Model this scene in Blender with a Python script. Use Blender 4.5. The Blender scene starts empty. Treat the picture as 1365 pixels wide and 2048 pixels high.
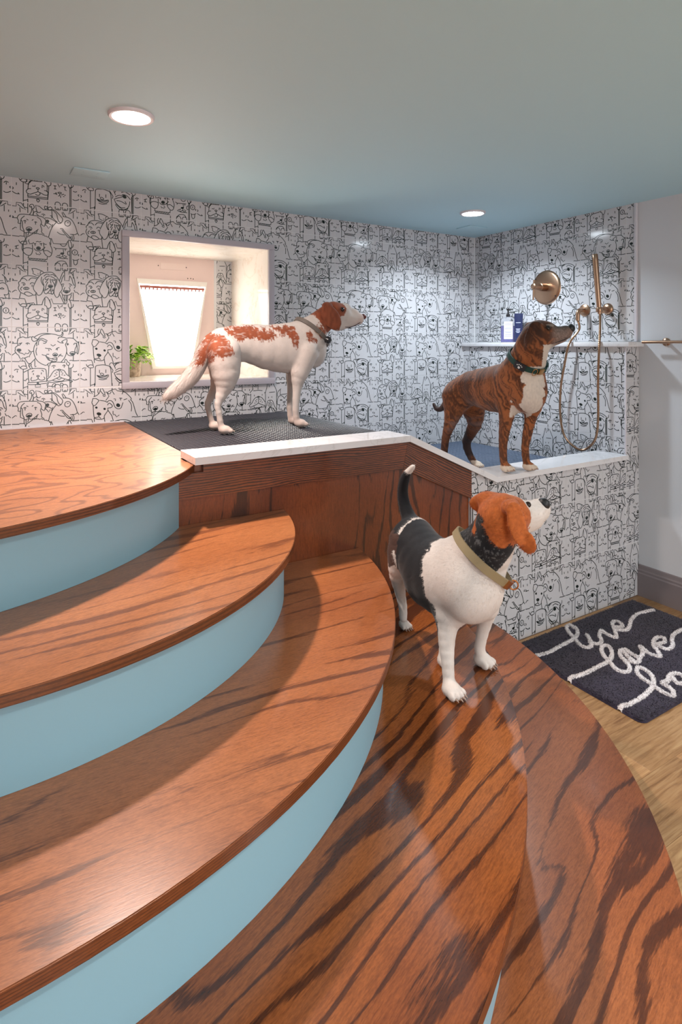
import bpy, bmesh, math, random
import numpy as np
from mathutils import Vector, Matrix

# ------------------------------------------------------------------ camera, world, lights, exposure
SC = bpy.context.scene
COL = SC.collection
CAM_H = 1.40
FPX, PCX, HOR = 1172.0, 682.5, 690.0           # focal length, centre column and horizon row of the 1365 x 2048 frame
TH = math.atan(1898.0 / 1172.0)
FWD = np.array([math.cos(TH), math.sin(TH), 0.0])
RGT = np.array([math.sin(TH), -math.cos(TH), 0.0])

cam_d = bpy.data.cameras.new('camera')
cam_d.sensor_fit = 'HORIZONTAL'
cam_d.sensor_width = 36.0
cam_d.lens = 36.0 * FPX / 1365.0
cam_d.shift_y = -(1024.0 - HOR) / 1365.0
cam_d.clip_start = 0.02
cam = bpy.data.objects.new('camera', cam_d)
COL.objects.link(cam)
cam.location = (0, 0, CAM_H)
cam.rotation_euler = (math.pi / 2, 0, TH - math.pi / 2)
SC.camera = cam

w = bpy.data.worlds.new('world')
SC.world = w
w.use_nodes = True
w.node_tree.nodes['Background'].inputs[0].default_value = (0.75, 0.85, 1.0, 1)
w.node_tree.nodes['Background'].inputs[1].default_value = 0.6

SC.view_settings.view_transform = 'Standard'
SC.view_settings.look = 'None'
SC.view_settings.exposure = 0.25
SC.view_settings.gamma = 1.0
SC.view_settings.use_curve_mapping = False

L_WARM = (1.0, 0.83, 0.74)
L_COOL = (0.80, 0.91, 1.0)
L_FILL = (1.0, 0.94, 0.89)
# x, y, watts, colour: ceiling downlights (built further down); last five unseen, added to brighten the room
DOWNLIGHTS = [(0.451, 2.122, 24.0, L_WARM), (2.536, 2.592, 12.0, L_COOL),
              (0.45, -0.45, 13.0, L_FILL), (2.2, -0.10, 14.0, L_FILL), (-0.9, -0.9, 11.0, L_FILL), (0.8, -2.2, 22.0, L_FILL), (2.3, -2.0, 22.0, L_FILL)]
# unseen fill light, set in glazed doors added behind the camera
dl = bpy.data.lights.new('glass_door_daylight', 'AREA'); dl.shape = 'RECTANGLE'; dl.size = 1.7; dl.size_y = 1.9; dl.energy = 20.0; dl.color = (0.90, 0.95, 1.0)
dlo = bpy.data.objects.new('glass_door_daylight', dl); COL.objects.link(dlo)
dlo.location = (0.6, -3.12, 1.02); dlo.rotation_euler = (math.pi / 2, 0, 0)

CEIL = 2.20
YB, YA, XS, XH = 3.20, 1.92, 3.155, 3.03       # back wall, tub front, right wall, half wall face
XL, YN = -1.70, -3.20                          # left wall, near wall

# ------------------------------------------------------------------ helpers
def px(u, v, d):
    """point seen at pixel (u, v), d metres in front of the camera"""
    p = d * FWD + d * (u - PCX) / FPX * RGT
    return np.array([p[0], p[1], CAM_H - d * (v - HOR) / FPX])

def at_z(u, v, z):
    return px(u, v, (CAM_H - z) * FPX / (v - HOR))

def put(o, label=None, cat=None, group=None, kind=None):
    if label: o['label'] = label
    if cat: o['category'] = cat
    if group: o['group'] = group
    if kind: o['kind'] = kind
    return o

def empty(name, loc=(0, 0, 0), **k):
    o = bpy.data.objects.new(name, None)
    o.empty_display_size = 0.05
    COL.objects.link(o)
    o.location = loc
    return put(o, **k)

def origin_of(parent):
    v = np.zeros(3)
    while parent is not None:
        v += np.array(parent.location)
        parent = parent.parent
    return v

def link(name, me, mats=None, parent=None, loc=(0, 0, 0), **k):
    o = bpy.data.objects.new(name, me)
    COL.objects.link(o)
    if mats is not None and len(me.materials) == 0:
        for m in (mats if isinstance(mats, (list, tuple)) else [mats]):
            me.materials.append(m)
    o.location = loc
    if parent is not None: o.parent = parent
    return put(o, **k)

def mesh(name, verts, faces, mat, parent=None, smooth=False, **k):
    """verts in world coordinates; a child's mesh is made relative to its parent"""
    v = np.asarray(verts, float)
    if parent is not None: v = v - origin_of(parent)
    me = bpy.data.meshes.new(name)
    me.from_pydata(v.tolist(), [], [list(map(int, f)) for f in faces])
    me.update()
    if smooth: me.polygons.foreach_set('use_smooth', [True] * len(me.polygons))
    return link(name, me, mat, parent, **k)

def bm_obj(name, bm, mat, parent=None, smooth=False, angle=None, **k):
    """bmesh in world coordinates"""
    if parent is not None:
        bmesh.ops.translate(bm, verts=bm.verts, vec=Vector(-origin_of(parent)))
    me = bpy.data.meshes.new(name)
    if smooth or angle:
        for f in bm.faces: f.smooth = True
        if angle:
            for e in bm.edges:
                if len(e.link_faces) == 2 and e.calc_face_angle(0) > angle: e.smooth = False
    bm.to_mesh(me); bm.free()
    return link(name, me, mat, parent, **k)

def bm_box(bm, lo, hi, bevel=0.0, seg=2):
    r = bmesh.ops.create_cube(bm, size=1.0)
    vs = r['verts']
    lo, hi = Vector(lo), Vector(hi)
    for v in vs:
        v.co = Vector([(lo[i] + hi[i]) / 2 + v.co[i] * (hi[i] - lo[i]) for i in range(3)])
    if bevel > 0:
        es = list({e for v in vs for e in v.link_edges})
        bmesh.ops.bevel(bm, geom=es, offset=bevel, segments=seg, affect='EDGES', profile=0.5)

def box(name, lo, hi, mat, parent=None, bevel=0.0, **k):
    bm = bmesh.new(); bm_box(bm, lo, hi, bevel)
    return bm_obj(name, bm, mat, parent, angle=0.6 if bevel else None, **k)

def bm_prism(bm, pts, z0, z1, bevel=0.0):
    """extrude an xy outline between two heights"""
    vs = [bm.verts.new((p[0], p[1], z0)) for p in pts]
    f = bm.faces.new(vs)
    r = bmesh.ops.extrude_face_region(bm, geom=[f])
    top = [g for g in r['geom'] if isinstance(g, bmesh.types.BMVert)]
    for v in top: v.co.z = z1
    bmesh.ops.recalc_face_normals(bm, faces=bm.faces)
    if bevel:
        es = [e for e in bm.edges if abs(e.verts[0].co.z - z1) < 1e-6 and abs(e.verts[1].co.z - z1) < 1e-6]
        bmesh.ops.bevel(bm, geom=es, offset=bevel, segments=2, affect='EDGES')

def bm_poly_y(bm, pts, y0, y1):
    """extrude an xz outline from y0 to y1"""
    vs = [bm.verts.new((p[0], y0, p[1])) for p in pts]
    f = bm.faces.new(vs)
    r = bmesh.ops.extrude_face_region(bm, geom=[f])
    for g in r['geom']:
        if isinstance(g, bmesh.types.BMVert): g.co.y = y1
    bmesh.ops.recalc_face_normals(bm, faces=bm.faces)

def frame_of(d):
    d = Vector(d).normalized()
    a = Vector((0, 0, 1)) if abs(d.z) < 0.9 else Vector((1, 0, 0))
    u = d.cross(a).normalized()
    return u, d.cross(u).normalized()

def bm_tube(bm, pts, rad, n=12, cap=True):
    """sweep a circle along points; rad a number or one per point"""
    P = [Vector(p) for p in pts]
    R = [rad] * len(P) if not hasattr(rad, '__len__') else list(rad)
    T = [(P[min(i + 1, len(P) - 1)] - P[max(i - 1, 0)]).normalized() for i in range(len(P))]
    u, v = frame_of(T[0])
    rings = []
    for i, p in enumerate(P):
        u = (u - T[i] * u.dot(T[i])).normalized()
        v = T[i].cross(u)
        rings.append([bm.verts.new(p + (u * math.cos(2 * math.pi * k / n) + v * math.sin(2 * math.pi * k / n)) * R[i]) for k in range(n)])
    for a, b in zip(rings[:-1], rings[1:]):
        for k in range(n): bm.faces.new((a[k], a[(k + 1) % n], b[(k + 1) % n], b[k]))
    if cap:
        bm.faces.new(rings[0][::-1]); bm.faces.new(rings[-1])

def bm_lathe(bm, prof, base, axis, n=32):
    """revolve (radius, height) pairs about an axis from base"""
    axis = Vector(axis).normalized(); u, v = frame_of(axis); base = Vector(base)
    rings = []
    for r, h_ in prof:
        if r < 1e-6: rings.append([bm.verts.new(base + axis * h_)])
        else: rings.append([bm.verts.new(base + axis * h_ + (u * math.cos(2 * math.pi * k / n) + v * math.sin(2 * math.pi * k / n)) * r) for k in range(n)])
    for a, b in zip(rings[:-1], rings[1:]):
        for k in range(n):
            k2 = (k + 1) % n
            if len(a) == 1 and len(b) == 1: continue
            if len(a) == 1: bm.faces.new((a[0], b[k2], b[k]))
            elif len(b) == 1: bm.faces.new((a[k], a[k2], b[0]))
            else: bm.faces.new((a[k], a[k2], b[k2], b[k]))
    bmesh.ops.recalc_face_normals(bm, faces=bm.faces)

def lathe(name, prof, base, axis, mat, parent=None, n=32, **k):
    bm = bmesh.new(); bm_lathe(bm, prof, base, axis, n)
    return bm_obj(name, bm, mat, parent, angle=0.7, **k)

def tube(name, pts, rad, mat, parent=None, n=12, **k):
    bm = bmesh.new(); bm_tube(bm, pts, rad, n)
    return bm_obj(name, bm, mat, parent, angle=0.9, **k)

def spline(pts, n=8, closed=False):
    """Catmull-Rom through points (any dimension)"""
    P = [np.asarray(p, float) for p in pts]
    m = len(P); out = []
    rng = range(m if closed else m - 1)
    for i in rng:
        if closed: a, b, c, d = P[(i - 1) % m], P[i], P[(i + 1) % m], P[(i + 2) % m]
        else: a, b, c, d = P[max(i - 1, 0)], P[i], P[i + 1], P[min(i + 2, m - 1)]
        for k in range(n):
            t = k / n
            out.append(0.5 * (2 * b + (c - a) * t + (2 * a - 5 * b + 4 * c - d) * t * t + (3 * b - a - 3 * c + d) * t ** 3))
    if not closed: out.append(P[-1])
    return out

# ------------------------------------------------------------------ materials
class NT:
    def __init__(s, name):
        s.m = bpy.data.materials.new(name); s.m.use_nodes = True
        s.t = s.m.node_tree; s.n = s.t.nodes; s.b = s.n['Principled BSDF']
    def add(s, t, **k):
        x = s.n.new(t)
        for a, b in k.items(): setattr(x, a, b)
        return x
    def set(s, node, **k):
        for a, b in k.items(): node.inputs[a.replace('_', ' ')].default_value = b
    def l(s, a, b): s.t.links.new(a, b)
    def coords(s, scale=(1, 1, 1), rot=(0, 0, 0), loc=(0, 0, 0)):
        c = s.add('ShaderNodeTexCoord'); m = s.add('ShaderNodeMapping')
        m.inputs['Scale'].default_value = scale; m.inputs['Rotation'].default_value = rot; m.inputs['Location'].default_value = loc
        s.l(c.outputs['Object'], m.inputs['Vector']); return m.outputs[0]
    def noise(s, vec, scale=5, detail=3, rough=0.5, dist=0.0):
        x = s.add('ShaderNodeTexNoise'); s.l(vec, x.inputs['Vector'])
        x.inputs['Scale'].default_value = scale; x.inputs['Detail'].default_value = detail
        x.inputs['Roughness'].default_value = rough; x.inputs['Distortion'].default_value = dist
        return x.outputs['Fac']
    def math(s, op, a, b=None, c=None):
        x = s.add('ShaderNodeMath', operation=op)
        for i, q in enumerate((a, b, c)):
            if q is None: continue
            if isinstance(q, (int, float)): x.inputs[i].default_value = q
            else: s.l(q, x.inputs[i])
        return x.outputs[0]
    def ramp(s, fac, stops, interp='LINEAR'):
        x = s.add('ShaderNodeValToRGB'); r = x.color_ramp; r.interpolation = interp
        while len(r.elements) < len(stops): r.elements.new(0.5)
        for e, (p, c) in zip(r.elements, stops):
            e.position = p; e.color = (*c, 1) if len(c) == 3 else c
        s.l(fac, x.inputs[0]); return x.outputs[0]
    def mix(s, fac, a, b, blend='MIX'):
        x = s.add('ShaderNodeMix', data_type='RGBA', blend_type=blend)
        for q, i in ((fac, 0), (a, 6), (b, 7)):
            if isinstance(q, (int, float)): x.inputs[i].default_value = q
            elif isinstance(q, tuple): x.inputs[i].default_value = (*q, 1)
            else: s.l(q, x.inputs[i])
        return x.outputs[2]
    def bump(s, height, strength=0.2, dist=0.002):
        x = s.add('ShaderNodeBump'); x.inputs['Strength'].default_value = strength; x.inputs['Distance'].default_value = dist
        s.l(height, x.inputs['Height']); s.l(x.outputs[0], s.b.inputs['Normal'])
    def base(s, c):
        if isinstance(c, tuple): s.b.inputs['Base Color'].default_value = (*c, 1)
        else: s.l(c, s.b.inputs['Base Color'])

def srgb(h):
    h = h.lstrip('#'); v = [int(h[i:i + 2], 16) / 255 for i in (0, 2, 4)]
    return tuple(x / 12.92 if x <= 0.04045 else ((x + 0.055) / 1.055) ** 2.4 for x in v)

def plain(name, col, rough=0.5, metal=0.0, bump=None, spec=0.5, emit=None):
    t = NT(name); t.base(col); t.set(t.b, Roughness=rough, Metallic=metal, Specular_IOR_Level=spec)
    if bump:
        t.bump(t.noise(t.coords(), bump[0], 3), bump[1], 0.001)
    if emit:
        t.b.inputs['Emission Color'].default_value = (*emit[0], 1); t.b.inputs['Emission Strength'].default_value = emit[1]
    return t.m

def oak(name, angle=0.0, light='#b36a40', mid='#95502b', dark='#4a2413', bands=14.0, warp=2.6, along=0.7, across=4.0, axis='xy', rough=0.3, seed=0.0, thr=0.62, var=0.5, depth=0.85, rag=0.22, pores=0.65, coat=0.35):
    """stained plain-sawn oak: streaks and cathedrals along the grain with feathered edges, plus fine pores"""
    t = NT(name)
    c = t.add('ShaderNodeTexCoord').outputs['Object']
    if axis != 'xy':
        sp = t.add('ShaderNodeSeparateXYZ'); cb = t.add('ShaderNodeCombineXYZ'); t.l(c, sp.inputs[0])
        order = (2, 0, 1) if axis == 'z' else (0, 2, 1)      # 'z': grain runs up a board, 'xz': along a board seen from the front
        for i, o in enumerate(order): t.l(sp.outputs[o], cb.inputs[i])
        c = cb.outputs[0]
    m0 = t.add('ShaderNodeMapping'); m0.inputs['Rotation'].default_value = (0, 0, -angle); t.l(c, m0.inputs[0])
    def mp(sc):
        m = t.add('ShaderNodeMapping'); m.inputs['Scale'].default_value = sc; m.inputs['Location'].default_value = (seed, seed * 1.7, seed * 0.6)
        t.l(m0.outputs[0], m.inputs[0]); return m.outputs[0]
    sy = t.add('ShaderNodeSeparateXYZ'); t.l(m0.outputs[0], sy.inputs[0])
    big = t.noise(mp((along, across, 1.0)), 1.0, 2, 0.5, 0.15)
    ragn = t.noise(mp((14, 190, 14)), 1.0, 3, 0.65)
    r = t.math('ADD', t.math('MULTIPLY', sy.outputs[1], bands), t.math('MULTIPLY', big, warp * 2))
    r = t.math('ADD', r, t.math('MULTIPLY', ragn, rag * 2))
    fr = t.math('FRACT', r)
    vary = t.noise(mp((1.6, 7.0, 1.0)), 1.0, 2, 0.5)
    lim = t.math('ADD', t.math('MULTIPLY', t.math('SUBTRACT', 0.5, vary), var * 2), thr)
    d = t.math('SUBTRACT', fr, lim)
    band = t.ramp(t.math('ADD', t.math('MULTIPLY', d, 5.5), 0.3), [(0.25, (0, 0, 0)), (0.60, (0.9, 0.9, 0.9)), (1.0, (1, 1, 1))])
    tail_ = t.ramp(fr, [(0.90, (1, 1, 1)), (0.99, (0, 0, 0))])
    band = t.math('MULTIPLY', band, tail_)
    pore = t.noise(mp((34, 300, 30)), 1.0, 3, 0.7)
    speck = t.noise(mp((130, 420, 60)), 1.0, 2, 0.6)
    tone = t.noise(mp((0.8, 3.5, 1)), 1.4, 2)
    col = t.mix(t.ramp(tone, [(0.3, (0, 0, 0)), (0.7, (1, 1, 1))]), srgb(mid), srgb(light))
    col = t.mix(t.math('MULTIPLY', band, depth), col, srgb(dark))
    pv = t.ramp(pore, [(0.32, (0.50, 0.46, 0.44)), (0.58, (1.06, 1.06, 1.06))])
    col = t.mix(pores, col, pv, 'MULTIPLY')
    col = t.mix(0.5, col, t.ramp(speck, [(0.35, (0.72, 0.70, 0.68)), (0.6, (1.1, 1.1, 1.1))]), 'MULTIPLY')
    t.base(col)
    t.set(t.b, Roughness=rough, Coat_Weight=coat, Coat_Roughness=0.14)
    t.bump(pore, 0.10, 0.0008)
    return t.m

M = {}
# tile: glossy white ceramic
t = NT('tile_white'); t.base((0.60, 0.595, 0.62)); t.set(t.b, Roughness=0.13, Specular_IOR_Level=0.5)
t.bump(t.noise(t.coords(), 9, 2), 0.05, 0.004); M['tile'] = t.m
M['ink'] = plain('tile_ink', (0.012, 0.020, 0.018), 0.25)
M['grout'] = plain('grout', (0.80, 0.80, 0.81), 0.8, bump=(300, 0.2))
M['plaster'] = plain('wall_paint', srgb('#cfd1d6'), 0.6, bump=(220, 0.08))
t = NT('ceiling_paint'); t.base(srgb('#b6dbe8')); t.set(t.b, Roughness=0.65); t.bump(t.noise(t.coords(), 260, 3), 0.08, 0.001); M['ceiling'] = t.m
t = NT('riser_paint'); t.base(srgb('#8ab1c0')); t.set(t.b, Roughness=0.42); t.bump(t.noise(t.coords(), 180, 3), 0.06, 0.001); M['riser'] = t.m
M['trimwhite'] = plain('trim_white', srgb('#d9d4da'), 0.35)
M['base_paint'] = plain('baseboard_paint', srgb('#7f7577'), 0.4)
# quartz
t = NT('quartz'); v = t.coords()
n = t.noise(v, 2.6, 5, 0.6, 1.2)
vein = t.ramp(t.math('ABSOLUTE', t.math('SUBTRACT', n, 0.5)), [(0.0, (0.66, 0.65, 0.66)), (0.010, (0.75, 0.74, 0.76)), (0.05, (0.77, 0.76, 0.78))])
t.base(vein); t.set(t.b, Roughness=0.07); M['quartz'] = t.m
M['brass'] = plain('brushed_brass', srgb('#b5937a'), 0.28, 1.0)
M['brass_hose'] = plain('brass_hose', srgb('#a07f66'), 0.3, 1.0)
M['rubber'] = plain('black_rubber', (0.04, 0.037, 0.046), 0.3, spec=0.7)
M['pan'] = plain('grey_pan', (0.30, 0.27, 0.31), 0.35)
M['grate_blue'] = plain('slate_rubber', (0.10, 0.13, 0.19), 0.3, spec=0.7)
M['dark'] = plain('dark_hole', (0.01, 0.01, 0.01), 0.7)
M['oak_top'] = oak('oak_landing', 0.2, '#b07043', '#9e6037', '#6f3d22', bands=7, warp=6.5, along=2.2, across=3.4, seed=3.1, thr=0.66, var=0.15, depth=0.7, rough=0.46, coat=0.10)
M['oak_t2'] = oak('oak_tread', 0.14, '#b8774a', '#a6653b', '#693a24', bands=14, warp=2.2, seed=1.3, thr=0.78, var=0.7, depth=0.72)
M['oak_t3'] = oak('oak_tread_b', -0.06, '#b06d42', '#9c5a33', '#562b18', bands=12, warp=2.4, seed=5.2, thr=0.80, var=0.7, depth=0.78)
M['oak_t4'] = oak('oak_tread_c', 0.34, '#9c5b2b', '#854722', '#38190c', bands=15, warp=3.0, along=0.9, seed=8.8, thr=0.64, var=0.7, depth=0.85, rough=0.26)
M['oak_t5'] = oak('oak_tread_d', 0.26, '#a05e35', '#8d4d29', '#3c1b0e', bands=14, warp=3.2, along=1.1, seed=12.4, thr=0.64, var=0.7, depth=0.82, rough=0.3)
M['oak_edge'] = oak('oak_edge', 0.0, '#7d4522', '#6b381a', '#3a190c', bands=160, warp=2, across=20, seed=2.2, axis='xz', rough=0.35, thr=0.5, depth=0.6)
FASCIA = dict(bands=120, warp=3.0, along=2.0, across=9, rough=0.35, thr=0.50, var=0.55, depth=0.85, rag=0.35, axis='xz')
M['oak_fascia'] = oak('oak_fascia', 0.0, '#8c4820', '#783a19', '#240d05', seed=4.4, **FASCIA)
M['oak_panel'] = oak('oak_panel', 0.0, '#83421f', '#6d3216', '#280f06', bands=16, warp=2.2, along=1.6, across=6, seed=6.4, axis='z', rough=0.35, thr=0.78, var=0.7, depth=0.8)

# ------------------------------------------------------------------ room shell
floor = box('floor', (XL - 0.1, YN - 0.1, -0.10), (XS + 0.1, YA + 0.02, -0.006), plain('subfloor', srgb('#6d5038'), 0.8), kind='structure')
floor['label'] = 'oak look plank floor of the room'
ceiling = box('ceiling', (XL - 0.1, YN - 0.1, CEIL), (XS + 0.1, YB + 0.2, CEIL + 0.1), M['ceiling'], kind='structure')
box('wall_left', (XL - 0.12, YN - 0.1, 0), (XL, YB + 0.1, CEIL), M['plaster'], kind='structure')
box('wall_near', (XL, YN - 0.12, 0), (XS, YN, CEIL), M['plaster'], kind='structure')
box('wall_right', (XS, YN - 0.1, 0), (XS + 0.12, YB + 0.1, CEIL), M['plaster'], kind='structure')

# back wall with the opening for the window well
WX0, WX1, WZ0, WZ1, NY = 0.668, 1.463, 1.206, 1.966, 3.79
bm = bmesh.new()
for lo, hi in (((XL, YB, 0.5), (WX0 - 0.02, YB + 0.1, CEIL)), ((WX1 + 0.02, YB, 0.5), (XS, YB + 0.1, CEIL)),
               ((WX0 - 0.02, YB, 0.5), (WX1 + 0.02, YB + 0.1, WZ0 - 0.02)), ((WX0 - 0.02, YB, WZ1 + 0.02), (WX1 + 0.02, YB + 0.1, CEIL))):
    bm_box(bm, lo, hi)
wall_back = bm_obj('wall_back', bm, M['grout'], kind='structure')
# half wall of the shower: lower part of the right wall, thicker, with a ledge on top
wall_half = box('wall_shower_half', (XH + 0.0014, YA + 0.0014, 0), (XS - 0.001, YB - 0.001, 1.39), M['grout'], kind='structure')
wall_upper = box('wall_shower_upper', (XS - 0.005, YA + 0.02, 1.42), (XS - 0.0005, YB - 0.001, CEIL), M['grout'], kind='structure')
# low front wall of the tub under the sloped and the level ledge (profile in xz)
XB0, XB1, ZP, ZC = 1.508, 2.016, 1.028, 0.797
bm = bmesh.new()
bm_poly_y(bm, [(1.868, 0), (XH + 0.001, 0), (XH + 0.001, ZC - 0.026), (XB1, ZC - 0.026), (1.868, ZP - 0.026 - (1.868 - XB0) * (ZP - ZC) / (XB1 - XB0))], YA + 0.0014, YA + 0.12)
wall_tub = bm_obj('wall_tub_front', bm, M['grout'], kind='structure')

# ------------------------------------------------------------------ printed dog-line tiles
# strokes: s smooth, p straight, o ellipse (centre, radii), f filled ellipse, d dots
COMMON = """p 45,135 125,140 130,72 215,75 255,130 295,190 235,165 155,105;p 190,160 195,235;p 265,140 325,155;p 108,225 108,255;s 45,320 65,318 78,330 60,342 45,338;p 45,345 145,345
p 45,662 180,668 185,655 275,660 290,700 315,790;s 170,735 190,770 235,800 300,795;s 195,775 240,745 295,750;p 250,800 250,1165;s 45,918 70,920 75,938 60,950 45,950;s 45,985 80,1005 130,1025 175,1022;p 160,1005 180,1025;p 45,560 110,512 132,520
p 1290,152 1228,152 1220,92 1130,95 1100,150 1070,195 1130,170 1195,125;p 1165,165 1165,262;p 1240,235 1240,262;s 1290,322 1270,325 1260,335 1280,347 1290,345;p 1290,345 1255,345
p 1290,655 1160,660 1130,650 1095,655;s 1165,720 1160,760 1130,785 1090,790;p 1122,790 1122,1135;p 1100,790 1100,1135;s 1290,888 1265,892 1258,905 1275,917 1290,915;s 1290,965 1240,990 1190,1000 1155,988
s 825,55 830,130 875,138 925,130 930,65;p 862,138 862,112;p 890,138 890,112;s 960,65 965,130 1010,138 1055,128 1060,65;p 998,138 998,112;p 1024,138 1024,112;p 685,60 685,150;p 330,65 330,235;p 253,65 253,128;p 1100,70 1100,140;p 1122,70 1122,120
p 330,1090 330,1165;p 685,1090 685,1160;s 820,1160 828,1090 872,1072 918,1095 928,1160;s 955,1160 965,1090 1010,1072 1052,1095 1060,1160;p 262,1125 330,1105"""
EYES_L = ["s 95,820 125,800 165,805;p 145,825 145,855", "p 130,830 130,868", "p 105,850 165,825;p 130,835 130,880;p 110,885 160,885", "s 95,845 130,860 165,842"]
EYES_R = ["s 1165,845 1200,852 1230,842", "p 1200,830 1200,868", "o 1195,860 52,46;p 1195,845 1195,878;s 1170,1005 1178,1060 1205,1080 1238,1055 1245,1000", "o 1195,860 50,46;p 1195,845 1195,878", "s 1160,840 1195,815 1235,828;p 1200,830 1200,865"]
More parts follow.
